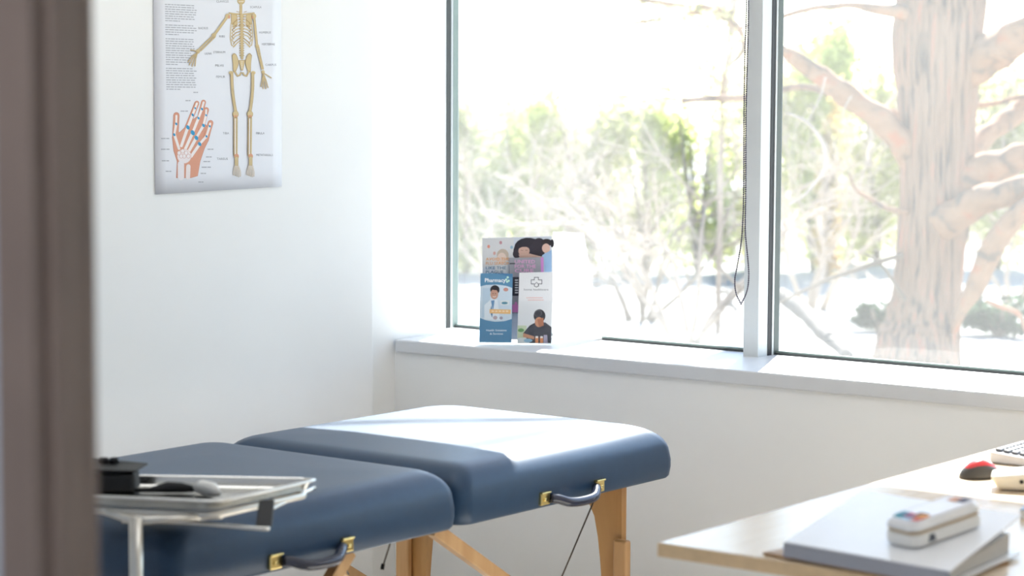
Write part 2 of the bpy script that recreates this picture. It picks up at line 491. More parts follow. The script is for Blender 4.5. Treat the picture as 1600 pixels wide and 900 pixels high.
# ------------------------------------------------------------------ treatment table
ZT0, ZT1 = .570, .711
TXA, TXB = -4.075, -3.240
def cushion(name, y0, y1, parent, ztop, hinge, r=.078, rc=.045):
    cx, cy = (TXA+TXB)/2, (y0+y1)/2; a, b = (TXB-TXA)/2, (y1-y0)/2
    prof = [(.004, ZT0), (.0, ZT0+.006), (-.003, ZT0+.03), (-.003, ZT0+.05)]
    K = 9
    for i in range(1, K+1):
        t = math.pi/2*i/K
        prof.append((r*(1-math.cos(t)), ztop-r*.92+r*.92*math.sin(t)))
    for q in (1.3, 1.7, 2.2, 2.7, 3.2): prof.append((r*q, ztop + .0022*(q-1)))
    bm = bmesh.new(); rings = []
    for ins, z in prof:
        aa, bb = a-ins, b-ins
        ring = []
        for qx, qy, t0 in ((1, 1, 0), (-1, 1, 90), (-1, -1, 180), (1, -1, 270)):
            rr = min(rc+ins*(.0 if qy == hinge else .62), aa*.98)
            for k in range(9):
                t = math.radians(t0+90*k/8)
                ring.append(bm.verts.new((cx+qx*(aa-rr)+rr*math.cos(t), cy+qy*(bb-rr)+rr*math.sin(t), z)))
        rings.append(ring)
    n = len(rings[0])
    for p, q in zip(rings, rings[1:]):
        for k in range(n): bm.faces.new((p[k], p[(k+1) % n], q[(k+1) % n], q[k]))
    bm.faces.new(rings[-1]); bm.faces.new(rings[0][::-1])
    return from_bm(name, bm, M_vinyl, parent, True)
tb = thing('massage_table', 'navy vinyl folding treatment table on honey wooden legs beneath the window', 'massage table', (-3.6, 4.03, 0))
YH = 4.03
cushion('cushion', YH+.003, 4.968, tb, ZT1, -1)
cushion('cushion', 3.08, YH-.003, tb, ZT1+.002, 1)
for y0, y1 in ((YH+.02, 4.93), (3.10, YH-.02)):      # wooden frame rails under the pads
    bm = bmesh.new()
    for xa in (TXA+.05, TXB-.075): bm_box(bm, (xa, y0+.03, ZT0-.006), (xa+.025, y1-.03, ZT0+.02))
    for ya in (y0+.03, y1-.05): bm_box(bm, (TXA+.05, ya, ZT0-.006), (TXB-.05, ya+.02, ZT0+.02))
    from_bm('frame_rail', bm, M_legwood, tb)
def leg(xo, sgn, y, parent):
    """plate with a curved gusset towards the table centre; xo is the outer edge, sgn points inward (-1 for right legs)"""
    out = [(0, .566), (sgn*.155, .566), (sgn*.140, .545), (sgn*.112, .515), (sgn*.090, .475), (sgn*.078, .42), (sgn*.070, .36), (sgn*.062, .28), (sgn*.050, .14), (0, .14)]
    bm = bmesh.new()
    f = [bm.verts.new((xo+x, y, z)) for x, z in out]; g = [bm.verts.new((xo+x, y+.022, z)) for x, z in out]
    bm.faces.new(f); bm.faces.new(g[::-1])
    for i in range(len(out)): j = (i+1) % len(out); bm.faces.new((f[i], g[i], g[j], f[j]))
    L = from_bm('leg', bm, M_legwood, parent)
    bm = bmesh.new()
    a, b = sorted((xo-sgn*.034, xo+sgn*.012))
    bm_box(bm, (a, y-.026, .02), (b, y-.001, .425), .008, 3)
    from_bm('leg_extension', bm, M_legwood2, L)
    bm = bmesh.new(); bm_tube(bm, [(xo-sgn*.011, y-.013, 0), (xo-sgn*.011, y-.013, .03)], .02, 12)
    from_bm('rubber_foot', bm, M_blackp, L, True)
    return L
for y in (4.76, 3.26):
    leg(TXB-.034, -1, y, tb); leg(TXA+.100, 1, y-.05, tb)
    box('crossbar', (TXA+.12, y-.028, .15), (TXB-.05, y+.0, .195), M_legwood, tb, .003)
# hinged braces and steel cables
def bar(name, a, b, w, h, m, parent):
    a, b = Vector(a), Vector(b); t = (b-a).normalized(); s = Vector((1, 0, 0)); u = s.cross(t).normalized()
    bm = bmesh.new()
    bot = [a-s*w/2-u*h/2, a+s*w/2-u*h/2, a+s*w/2+u*h/2, a-s*w/2+u*h/2]
    bm_quadbox(bm, bot, [p+(b-a) for p in bot], .003)
    return from_bm(name, bm, m, parent)
bar('brace', (-3.285, 3.975, .570), (-3.285, 4.70, .12), .028, .034, M_legwood2, tb)
bar('brace', (-3.285, 3.675, .565), (-3.285, 3.29, .18), .028, .034, M_legwood2, tb)
bar('brace', (-3.91, 3.95, .565), (-3.91, 4.70, .12), .024, .030, M_legwood2, tb)
bar('brace', (-3.91, 3.675, .565), (-3.91, 3.29, .18), .024, .030, M_legwood2, tb)
tube('cable', [(-3.30, 4.69, .566), (-3.30, 4.37, .16), ], .0022, M_cable, tb, 6)
ce = on_x(598, 886, -3.33)
lc = tube('cable', [(-3.30, 3.845, .566), ce], .0020, M_cable, tb, 6)
tube('ferrule', [ce+Vector((0, .002, .008)), ce-Vector((0, .002, .006))], .0045, M_blackp, lc, 8)
tube('cable', [(-3.60, 3.92, .566), (-3.62, 4.05, .40)], .0025, M_cable, tb, 6)
def handle(ya, yb, parent):
    x = TXB+.002; z = .595
    pts = [(x+.010, ya+.020, z-.002), (x+.018, ya+.038, z-.005), (x+.034, ya+.07, z-.016), (x+.040, (ya+yb)/2, z-.019), (x+.038, yb-.07, z-.016), (x+.022, yb-.038, z-.005), (x+.010, yb-.020, z-.002)]
    sp = spline(pts, 5)
    h = tube('handle', sp, [.0125]*len(sp), M_hgrip, parent, 12)
    for y in (ya, yb):
        bm = bmesh.new()
        bm_box(bm, (x-.004, y-.019, z-.017), (x+.009, y+.019, z+.017), .003)
        bm_box(bm, (x+.002, y-.019, z+.012), (x+.013, y+.019, z+.017), .002)
        from_bm('bracket', bm, M_brass, h)
        bm = bmesh.new()
        s = 1 if y == ya else -1
        bm_tube(bm, [(x+.008, y-s*.004, z-.003), (x+.012, y-s*.004, z-.003)], .005, 10)
        from_bm('rivet', bm, M_brass, h, True)
handle(4.358, 4.597, tb); handle(3.380, 3.612, tb)
adopt(tb)

# ------------------------------------------------------------------ wall poster
def warp(y, z):
    u = (y-4.28)/.52; v = (z-1.328)/.66
    return .0035 + .0012*math.sin(u*3.1)*(1-v*.7)
def pmap(px, py):
    p = on_x(px, py, XL); return Vector((XL+warp(p.y, p.z), p.y, p.z))
po = thing('anatomy_poster', 'white anatomy chart of a skeleton and a hand hanging on the left wall', 'poster', (XL, 4.54, 1.328))
bm = bmesh.new(); g = []
y0, y1, z0, z1 = 4.280, 4.798, 1.326, 1.985
for j in range(13):
    row = []
    for i in range(13):
        y = y0+(y1-y0)*i/12; z = z0+.009*i/12+(z1-z0)*j/12
        row.append((bm.verts.new((XL+warp(y, z), y, z)), bm.verts.new((XL+warp(y, z)-.0006, y, z))))
    g.append(row)
for j in range(12):
    for i in range(12):
        for s in (0, 1):
            q = [g[j][i][s], g[j][i+1][s], g[j+1][i+1][s], g[j+1][i][s]]
            bm.faces.new(q if s == 0 else q[::-1])
edge = [(0, i) for i in range(13)]+[(j, 12) for j in range(1, 13)]+[(12, i) for i in range(11, -1, -1)]+[(j, 0) for j in range(11, 0, -1)]
for a, b in zip(edge, edge[1:]+edge[:1]):
    bm.faces.new((g[a[0]][a[1]][0], g[b[0]][b[1]][0], g[b[0]][b[1]][1], g[a[0]][a[1]][1]))
M_poster = mat('coated_paper', (.74, .75, .80), .45, var=.005)
from_bm('sheet', bm, M_poster, po, True)
NX = Vector((1, 0, 0))
A = lambda x, y: (220+x/5.625, y/5.625)             # measured positions, upper half
B = lambda x, y: (220+x/5, 140+y/5)                 # lower half
bone, boned, pink = ink(204, 182, 136), ink(172, 144, 98), ink(208, 150, 118)
pale, grey, greyl = ink(232, 224, 216), ink(120, 122, 130), ink(168, 170, 178)
pr = Print(pmap, NX, .0003, .000014)
def L(fn, pts, w, m, k=5.625):
    pr.line([fn(*p) for p in pts], w/k, m)
def bone_line(fn, pts, w, k=5.625):
    L(fn, pts, w+4, boned, k); L(fn, pts, w, bone, k)
# skull
pr.ell(A(872, -45), 50/5.6, 58/5.6, boned); pr.ell(A(872, -45), 47/5.6, 55/5.6, bone)
pr.ell(A(872, 8), 34/5.6, 32/5.6, boned); pr.ell(A(872, 5), 31/5.6, 30/5.6, bone)
for s in (-1, 1): pr.ell(A(872+s*20, -40), 13/5.6, 12/5.6, boned)
pr.poly([A(872, -30), A(862, -10), A(882, -10)], boned)
L(A, [(852, 14), (892, 14)], 4, pale)
bone_line(A, [(870, 40), (870, 120)], 20)
for i in range(5): L(A, [(860, 52+i*13), (882, 52+i*13)], 3, boned)
# shoulders and ribcage
for s in (-1, 1):
    X = lambda d: 876+s*d
    pr.poly([A(X(94), 122), A(X(40), 128), A(X(36), 220), A(X(70), 240), A(X(92), 200)], boned)
    pr.poly([A(X(90), 126), A(X(44), 132), A(X(40), 214), A(X(70), 232), A(X(88), 196)], bone)
    bone_line(A, [(X(16), 126), (X(60), 122), (X(108), 116)], 10)
    L(A, [(X(20), 108), (X(44), 100)], 5, boned)
    for i in range(9):
        yy = 140+i*27; w = 66+26*math.sin(min(1, (i+1)/6)*1.5)
        L(A, [(X(10), yy), (X(w*.55), yy+8+i), (X(w*.95), yy+36+i*2), (X(w*.75), yy+52+i*3)] if i < 7 else [(X(10), yy), (X(60), yy+40), (X(72), yy+60)], 8, boned if i % 2 else bone)
    L(A, [(X(92), 205), (X(100), 330), (X(88), 398), (X(64), 408), (X(34), 372)], 8, bone)
    L(A, [(X(30), 150), (X(34), 230)], 6, pale)
L(A, [(874, 126), (874, 235)], 18, bone)
bone_line(A, [(876, 130), (878, 330), (880, 512)], 19)
for i in range(18):
    yy = 130+i*21; L(A, [(860, yy), (892, yy)], 11, boned); L(A, [(864, yy), (888, yy)], 8, bone)
# pelvis
for s in (-1, 1):
    X = lambda d: 877+s*d
    hip = [(88, 488), (70, 468), (46, 486), (30, 540), (34, 580), (56, 632), (76, 628), (80, 560)]
    sm = [tuple(v_)[:2] for v_ in spline([Vector((a, b, 0)) for a, b in hip+hip[:1]], 4)]; hip = sm[:-1]
    pr.poly([A(X(a), b) for a, b in hip], boned)
    pr.poly([A(877+s*(61+(a-61)*.86), 550+(b-550)*.9) for a, b in hip], bone)
    L(A, [(X(62), 628), (X(40), 668), (X(18), 660), (X(8), 640)], 14, boned)
    L(A, [(X(62), 628), (X(40), 666), (X(18), 658), (X(8), 640)], 9, bone)
pr.poly([A(848, 528), A(906, 528), A(886, 620), A(868, 620)], boned)
pr.poly([A(853, 532), A(901, 532), A(884, 614), A(870, 614)], bone)
for i in range(4): pr.ell(A(877, 545+i*17), 4/5.6, 4/5.6, pale)
# arms
bone_line(A, [(750, 146), (690, 230), (636, 304)], 18); pr.ell(A(752, 142), 22/5.6, 22/5.6, bone); pr.ell(A(764, 150), 10/5.6, 15/5.6, pink)
pr.ell(A(630, 310), 20/5.6, 18/5.6, bone)
bone_line(A, [(622, 318), (560, 372), (500, 434)], 9); bone_line(A, [(640, 324), (580, 382), (514, 446)], 8)
pr.ell(A(490, 452), 18/5.6, 20/5.6, bone)
for p in ((424, 440), (402, 545), (414, 570), (438, 584), (464, 580)):
    bone_line(A, [(486, 460), ((486+p[0])/2-4, (460+p[1])/2-8), p], 5)
bone_line(A, [(984, 146), (996, 270), (1008, 390)], 16); pr.ell(A(984, 142), 18/5.6, 22/5.6, bone); pr.ell(A(970, 154), 8/5.6, 12/5.6, pink)
pr.ell(A(1010, 405), 17/5.6, 18/5.6, bone)
bone_line(A, [(1006, 415), (1030, 510), (1052, 606)], 8); bone_line(A, [(1024, 415), (1042, 510), (1064, 606)], 7)
pr.ell(A(1062, 634), 15/5.6, 18/5.6, bone)
for p in ((1134, 684), (1044, 760), (1062, 780), (1086, 780), (1106, 770)):
    bone_line(A, [(1062, 640), ((1062+p[0])/2+3, (640+p[1])/2), p], 5)
# legs
for fx, k, t, an, foot in (((780, 800), 728, (724, 735), 735, (712, 764)), ((974, 955), 840, (842, 845), 845, (818, 870))):
    pr.ell(A(fx[0], 640), 20/5.6, 16/5.6, bone)
    a = A(fx[0]+(6 if k < 800 else -4), 650); b = B(k+(2 if k < 800 else 0), 178)
    sg = -1 if k < 800 else 1
    fm = [(a[0]+(b[0]-a[0])*q_+sg*1.6*math.sin(math.pi*q_), a[1]+(b[1]-a[1])*q_) for q_ in [i_/7 for i_ in range(8)]]
    pr.line(fm, 4.6, boned); pr.line(fm, 3.4, bone)
    pr.ell(B(k, 192), 24/5, 28/5, boned); pr.ell(B(k, 190), 21/5, 24/5, bone); pr.ell(B(k, 212), 16/5, 14/5, pink)
    L(B, [(k, 225), (an-8, 510)], 32, boned, 5); L(B, [(k-3, 228), (an-10, 508)], 9, pale, 5); L(B, [(k+10, 228), (an+4, 508)], 8, bone, 5)
    pr.ell(B(an, 522), 18/5, 22/5, pink); bone_line(B, [(an, 535), (an, 585)], 24, 5)
    for i in range(5):
        xx = foot[0]+(foot[1]-foot[0])*i/4
        L(B, [(an+(i-2)*7, 595), (xx, 640), (xx, 680-abs(i-3)*5)], 8, boned, 5); L(B, [(an+(i-2)*7, 595), (xx, 640), (xx, 678-abs(i-3)*5)], 5, pale, 5)
pr.build('skeleton_print', po)
# hand diagram
pr = Print(pmap, NX, .0003, .000014)
skin, skind, blue = ink(214, 152, 126), ink(190, 118, 92), ink(44, 150, 198)
def skin_cap(a, b, w, w2=None):
    pr.cap(B(*a), B(*b), (w+6)/5, skind, ((w2 or w)+6)/5)
fing = [((270, 200), (262, 360), 42), ((429, 106), (352, 300), 32), ((481, 98), (432, 290), 32), ((502, 158), (462, 310), 36), ((536, 260), (490, 410), 38)]
palm = [(236, 370), (262, 330), (296, 332), (330, 300), (372, 250), (430, 210), (480, 250), (520, 300), (546, 300), (520, 400), (490, 460), (456, 560), (436, 675), (384, 690), (268, 690), (274, 560), (248, 480)]
pr.poly([B(*p) for p in palm], skind)
for a, b, w in fing: skin_cap(a, b, w)
pr.poly([B(384+(x-384)*.97, 470+(y-470)*.985) for x, y in palm], skin)
for a, b, w in fing: pr.cap(B(*a), B(*b), w/5, skin)
for ch in ([(270, 205), (268, 268), (254, 350), (290, 462)], [(429, 108), (415, 145), (396, 198), (358, 295), (308, 440)], [(481, 100), (468, 152), (441, 223), (396, 337), (336, 470)],
           [(502, 160), (500, 200), (480, 280), (424, 377), (356, 500)], [(532, 265), (528, 286), (503, 365), (450, 425), (384, 522)]):
    for i, (a, b) in enumerate(zip(ch, ch[1:])):
        pr.cap(B(*a), B(*b), 16/5+i*.5, ink(236, 228, 226), 14/5+i*.5)
pr.ell(B(330, 520), 56/5, 58/5, ink(224, 190, 178)); pr.ell(B(330, 520), 52/5, 54/5, ink(232, 222, 222))
for c in ((290, 495), (318, 480), (345, 495), (362, 520), (330, 520), (306, 520)): pr.ell(B(*c), 15/5, 17/5, skind); pr.ell(B(*c), 13/5, 15/5, ink(234, 226, 226))
pr.cap(B(304, 580), B(304, 684), 50/5, ink(228, 222, 224)); pr.cap(B(362, 600), B(358, 684), 34/5, ink(232, 220, 218))
for x, y, r in ((268, 268, 10), (252, 352, 11), (415, 145, 8), (396, 198, 11), (358, 295, 16), (468, 152, 10), (441, 223, 10), (396, 337, 19), (500, 200, 8), (480, 280, 13), (424, 377, 17), (528, 286, 9), (503, 365, 9), (450, 425, 15)):
    pr.ell(B(x, y), r/5*.8, r/5*1.15, blue, 10, rot=-.5)
pr.build('hand_print', po)
# lettering
pr = Print(pmap, NX, .0003, .000014)
for txt, x, y, w in (('CLAVICLE', 655, 22, 108), ('SCAPULA', 952, 72, 100), ('RADIUS', 497, 257, 84), ('RIBS', 680, 329, 50), ('ULNA', 552, 480, 62), ('STERNUM', 628, 468, 104),
                     ('PELVIS', 645, 585, 74), ('FEMUR', 653, 684, 78), ('HUMERUS', 1032, 295, 102), ('VERTEBRAE', 1052, 398, 118), ('CARPUS', 1086, 579, 96)):
    a = A(x, y); pr.text(txt, a[0], a[1], 19/5.625, grey, w/5.625, 0)
for txt, x, y, w in (('TIBIA', 632, 349, 48), ('FIBULA', 892, 349, 66), ('TARSUS', 586, 549, 84), ('METATARSALS', 894, 519, 130)):
    a = B(x, y); pr.text(txt, a[0], a[1], 17/5, grey, w/5, 0)
rnd = random.Random(4)
def words(fn, x, y, x1, h, k, sl):
    while x < x1-6:
        w = rnd.uniform(14, 46); e = min(x+w, x1)
        pr.poly([fn(x, y+sl*(x-200)), fn(e, y+sl*(e-200)), fn(e, y+h+sl*(e-200)), fn(x, y+h+sl*(x-200))], greyl, .01)
        x = e+6
for y, n, last in ((34, 8, 335), (215, 5, 325), (336, 12, 315), (596, 10, 338)):
    for i in range(n):
        sl = .05-.04*(y+i*20)/800
        x1 = last if i == n-1 else rnd.uniform(450, 490) - (40 if 336 <= y < 590 and i > 5 else 0)
        words(A, 203+(y+i*20)*.016, y+i*20.4, x1, 8, 5.6, sl)
for x, y, w in ((402, 18, 36), (340, 82, 40), (302, 164, 58), (150, 378, 64), (150, 462, 66), (156, 552, 56), (186, 634, 44), (512, 462, 46), (500, 522, 44), (480, 558, 52), (466, 602, 72), (458, 650, 42), (440, 718, 40)):
    pr.poly([B(x, y), B(x+w*.55, y), B(x+w*.55, y+8), B(x, y+8)], greyl, .01); pr.poly([B(x+w*.62, y), B(x+w, y), B(x+w, y+8), B(x+w*.62, y+8)], greyl, .01)
pr.build('lettering_print', po)['kind'] = 'stuff'
adopt(po)

# ------------------------------------------------------------------ brochure holder and leaflets on the sill
base = on_z(806, 537, ZSILL+.004)
BR_ = _r.copy(); BN0 = Vector((math.sin(YAW), -math.cos(YAW), 0))
TILT = math.radians(7)
BU = (Vector((0, 0, 1))*math.cos(TILT) - BN0*math.sin(TILT)).normalized()
BNn = BR_.cross(BU).normalized()
if BNn.dot(BN0) < 0: BNn = -BNn
def sheet_plane(back):
    p0 = base - BN0*back
    return p0, (lambda px, py: on_plane(px, py, p0, BNn))
def card(name, label, quad, back, th, m, parent_group='leaflets in the clear holder'):
    """sheet with the four photo corners (TL, TR, BR, BL) on the plane 'back' metres behind the front pocket"""
    p0, mp = sheet_plane(back)
    f = [mp(*q) for q in quad]
    t = thing(name, label, 'leaflet', (f[3]+f[2])/2, parent_group)
    quadbox('cover', [p-BNn*th for p in f], f, m, t, .0006, 1)
    return t, mp
hold = thing('leaflet_holder', 'clear acrylic leaflet holder standing on the white sill', 'leaflet holder', base)
def pl(back, x0, x1, y0, y1, th, name):
    p0, mp = sheet_plane(back)
    q = [mp(x0, y0), mp(x1, y0), mp(x1, y1), mp(x0, y1)]
    quadbox(name, [p-BNn*th for p in q], q, M_clear, hold)
pl(.050, 750, 868, 362, 533, .003, 'back_panel')
pl(-.006, 746, 803, 470, 538, .002, 'front_pocket'); pl(-.006, 806, 866, 470, 539, .002, 'front_pocket')
a, b = sheet_plane(-.008)[1], sheet_plane(.062)[1]
q = [a(746, 538.5), a(866, 539.5), b(868, 534), b(750, 533)]
quadbox('base_plate', [Vector((p.x, p.y, ZSILL+.0005)) for p in q], [Vector((p.x, p.y, ZSILL+.004)) for p in q], M_clear, hold)
adopt(hold)
K3 = lambda x, y: (720+x/4.091, 340+y/4.091)
# magazine at the back
tm, mp = card('magazine', 'large flu season magazine behind the other leaflets in the clear holder', [K3(138, 130), K3(582, 118), K3(582, 780), K3(138, 780)], .040, .006, ink(212, 214, 220))
tm['category'] = 'magazine'
pr = Print(mp, BNn, .0003, .00003)
P = lambda pts, m: pr.poly([K3(*p) for p in pts], m)
E_ = lambda c, rx, ry, m, rot=0: pr.ell(K3(*c), rx/4.091, ry/4.091, m, 18, rot=rot)
def T(txt, x, y, h, m, w=None, bold=.01): a_ = K3(x, y); pr.text(txt, a_[0], a_[1], h/4.091, m, None if w is None else w/4.091, bold)
P([(142, 134), (578, 122), (578, 776), (142, 776)], ink(206, 211, 222))
P([(142, 134), (340, 129), (330, 300), (142, 320)], ink(214, 214, 216))
for x, y, c in ((178, 185, (226, 150, 130)), (255, 160, (190, 140, 150)), (215, 228, (216, 170, 160)), (325, 190, (150, 180, 200))): E_((x, y), 9, 11, ink(*c))
E_((268, 240), 38, 40, ink(196, 180, 164)); E_((262, 262), 30, 38, ink(226, 204, 192)); P([(222, 290), (300, 290), (310, 350), (215, 350)], ink(214, 216, 220))
E_((430, 190), 88, 62, ink(44, 40, 50)); E_((366, 214), 30, 42, ink(48, 42, 52)); E_((480, 210), 44, 48, ink(52, 46, 58))
E_((356, 232), 24, 28, ink(56, 48, 58)); E_((502, 206), 40, 46, ink(52, 46, 56)); E_((500, 170), 40, 40, ink(50, 44, 54)); E_((404, 214), 36, 34, ink(202, 166, 152)); P([(366, 200), (384, 178), (430, 176), (446, 200), (420, 188), (392, 188)], ink(50, 42, 52))
for x in (390, 420): pr.line([K3(x-7, 209), K3(x+7, 210)], .6, ink(96, 66, 62))
P([(370, 236), (440, 230), (520, 250), (510, 262), (430, 258), (376, 256)], ink(206, 172, 158))
E_((548, 160), 36, 24, ink(44, 38, 42)); E_((584, 165), 12, 26, ink(40, 36, 42)); E_((545, 196), 26, 30, ink(212, 176, 162))
P([(520, 240), (582, 205), (582, 420), (530, 420)], ink(150, 180, 214)); P([(440, 262), (530, 250), (540, 420), (440, 420)], ink(176, 178, 200))
T('AVOID THE', 160, 274, 18, ink(236, 168, 96), 150); T('FLU SEASON', 160, 301, 18, ink(236, 168, 96), 155)
T('LIKE THE', 160, 330, 18, ink(84, 128, 158), 128); T('PLAGUE', 160, 356, 18, ink(84, 128, 158), 112)
pr.build('cover_print', tm); adopt(tm)
# middle leaflet
tc_, mp = card('leaflet', 'grey leaflet with pink headline half hidden between the front brochures', [K3(310, 258), K3(530, 252), K3(530, 612), K3(310, 612)], .026, .003, ink(150, 150, 158))
pr = Print(mp, BNn, .0003, .00003)
P([(312, 260), (528, 254), (528, 608), (312, 608)], ink(150, 150, 158)); P([(312, 380), (400, 380), (400, 500), (312, 500)], ink(58, 56, 66)); P([(312, 556), (400, 556), (400, 606), (312, 606)], ink(216, 130, 190))
P([(510, 256), (528, 255), (528, 400), (514, 400)], ink(196, 130, 196)); P([(312, 290), (345, 290), (345, 298), (312, 298)], ink(70, 70, 76))
T('UNITED', 345, 292, 22, ink(222, 158, 204), 130); T('FOR THE', 345, 322, 22, ink(222, 158, 204), 135); T('CURE', 345, 350, 22, ink(222, 158, 204), 120)
for i in range(6): pr.rect(*K3(346, 396+i*16), *K3(366, 404+i*16), ink(220, 220, 224))
E_((352, 548), 8, 10, ink(216, 130, 190))
pr.build('cover_print', tc_); adopt(tc_)
# pharmacy brochure
tp, mp = card('brochure', 'blue Pharmacy brochure in the front pocket of the clear holder', [K3(126, 356), K3(332, 358), K3(324, 800), K3(117, 798)], .0, .004, ink(92, 140, 176))
tp['category'] = 'brochure'
pr = Print(mp, BNn, .0003, .00003)
P([(127, 357), (331, 359), (323, 799), (118, 797)], ink(92, 142, 178)); P([(127, 358), (330, 360), (330, 382), (220, 356)], ink(78, 128, 168))
top = [(124, 440), (160, 431), (230, 428), (290, 436), (329, 450)]; botm = [(325, 648), (280, 662), (220, 666), (160, 656), (120, 640)]
P(top+botm, ink(206, 220, 232))
P([(140, 450), (190, 450), (185, 640), (135, 640)], ink(190, 210, 226))
E_((218, 462), 30, 30, ink(52, 46, 52)); E_((214, 490), 25, 32, ink(196, 152, 134)); E_((221, 450), 24, 14, ink(48, 44, 50))
P([(150, 560), (190, 525), (235, 525), (250, 655), (150, 650)], ink(226, 234, 242)); P([(192, 530), (206, 600), (216, 528)], ink(110, 150, 190)); P([(196, 560), (204, 610), (200, 640), (186, 600)], ink(72, 124, 168))
for x in (206, 222): E_((x, 486), 3, 3, ink(60, 44, 44))
pr.line([K3(205, 504), K3(214, 508), K3(224, 503)], .7, ink(240, 236, 232))
E_((288, 460), 16, 12, ink(206, 150, 140)); P([(252, 530), (310, 530), (310, 560), (252, 560)], ink(222, 228, 232)); E_((280, 546), 20, 8, ink(96, 150, 170))
P([(184, 585), (320, 588), (318, 616), (184, 612)], ink(238, 190, 128))
for i in range(5): P([(196+i*23, 594), (212+i*23, 594), (212+i*23, 604), (196+i*23, 604)], ink(250, 222, 180))
E_((220, 640), 14, 12, ink(190, 170, 176)); E_((258, 642), 11, 10, ink(168, 160, 176))
T('Pharmacy', 154, 412, 24, ink(248, 250, 252), 134, .02)
for x, y in ((300, 382), (290, 396), (306, 404), (296, 410)): E_((x, y), 7, 7, ink(200, 236, 220))
T('Health Solutions', 163, 726, 12, ink(232, 240, 246), 130, .02); T('& Services', 186, 748, 12, ink(232, 240, 246), 84, .02)
pr.build('cover_print', tp); adopt(tp)
# home healthcare brochure
th_, mp = card('brochure', 'white home healthcare brochure in the front pocket of the clear holder', [K3(374, 352), K3(590, 347), K3(578, 806), K3(360, 804)], .0, .004, ink(226, 226, 228))
th_['category'] = 'brochure'
pr = Print(mp, BNn, .0003, .00003)
P([(375, 354), (589, 349), (577, 804), (361, 802)], ink(224, 224, 226))
cr = [(470, 382), (496, 382), (496, 398), (518, 398), (518, 424), (496, 424), (496, 438), (484, 444), (470, 438), (470, 424), (450, 424), (450, 398), (470, 398)]
pr.line([K3(*p) for p in cr+cr[:1]], 1.1, ink(96, 96, 104))
pr.line([K3(*p) for p in ((470, 438), (470, 428), (484, 414), (498, 428), (498, 438))], .9, ink(96, 96, 104))
T('home healthcare', 404, 466, 13, ink(110, 112, 120), 156, .006)
for i, (a_, b_) in enumerate(((418, 524), (428, 530))): P([(a_, 510+i*14), (b_, 510+i*14), (b_, 515+i*14), (a_, 515+i*14)], ink(226, 180, 176))
P([(362, 690), (420, 690), (420, 800), (362, 800)], ink(196, 206, 176)); E_((385, 720), 20, 12, ink(104, 150, 92)); P([(364, 770), (460, 764), (460, 802), (362, 802)], ink(214, 220, 222))
P([(398, 740), (440, 690), (480, 668), (540, 670), (580, 700), (578, 802), (440, 802)], ink(74, 74, 82)); P([(400, 738), (470, 760), (468, 778), (398, 764)], ink(204, 150, 122))
E_((503, 628), 38, 42, ink(50, 48, 54)); E_((500, 668), 27, 32, ink(200, 146, 116)); P([(488, 650), (528, 640), (530, 690), (500, 700)], ink(172, 112, 84)); E_((494, 612), 26, 22, ink(92, 92, 98), -.3); E_((494, 614), 20, 17, ink(62, 60, 66), -.3)
for x in (476, 506): P([(x, 762), (x+20, 762), (x+20, 802), (x, 802)], ink(226, 150, 104)); P([(x+2, 758), (x+18, 758), (x+18, 770), (x+2, 770)], ink(240, 236, 232))
P([(530, 750), (552, 750), (556, 802), (528, 802)], ink(180, 170, 190)); E_((430, 786), 28, 12, ink(150, 190, 214))
pr.build('cover_print', th_); adopt(th_)

# blank sheet leaning on the glass
M_sheet = bpy.data.materials.new('thin_white_paper'); M_sheet.use_nodes = True
_t = M_sheet.node_tree; _t.nodes.clear()
_o = _t.nodes.new('ShaderNodeOutputMaterial'); _m = _t.nodes.new('ShaderNodeMixShader'); _m.inputs[0].default_value = .35
_d = _t.nodes.new('ShaderNodeBsdfDiffuse'); _l = _t.nodes.new('ShaderNodeBsdfTranslucent'); _n = _t.nodes.new('ShaderNodeTexNoise'); _n.inputs['Scale'].default_value = 400
_r2 = _t.nodes.new('ShaderNodeValToRGB'); _r2.color_ramp.elements[0].color = (.83, .83, .83, 1); _r2.color_ramp.elements[1].color = (.87, .87, .87, 1)
_t.links.new(_n.outputs['Fac'], _r2.inputs[0]); _t.links.new(_r2.outputs[0], _d.inputs[0]); _t.links.new(_r2.outputs[0], _l.inputs[0])
_t.links.new(_d.outputs[0], _m.inputs[1]); _t.links.new(_l.outputs[0], _m.inputs[2]); _t.links.new(_m.outputs[0], _o.inputs[0])
wl, wr = on_z(864, 527, ZSILL+.001), on_z(941, 531, ZSILL+.001)
dl = (wr-wl).normalized(); nn_ = Vector((-dl.y, dl.x, 0)); lean = nn_*.12+Vector((0, 0, 1))
pn_ = dl.cross(lean).normalized()
q = [on_plane(864, 362, wl, pn_), on_plane(912, 364, wl, pn_), wr, wl]
ws = thing('blank_sheet', 'blank white sheet standing behind the leaflet holder close to the glass', 'sheet', (wl+wr)/2)
quadbox('paper', [p+pn_*.0006 for p in q], [p-pn_*.0006 for p in q], M_sheet, ws); adopt(ws)

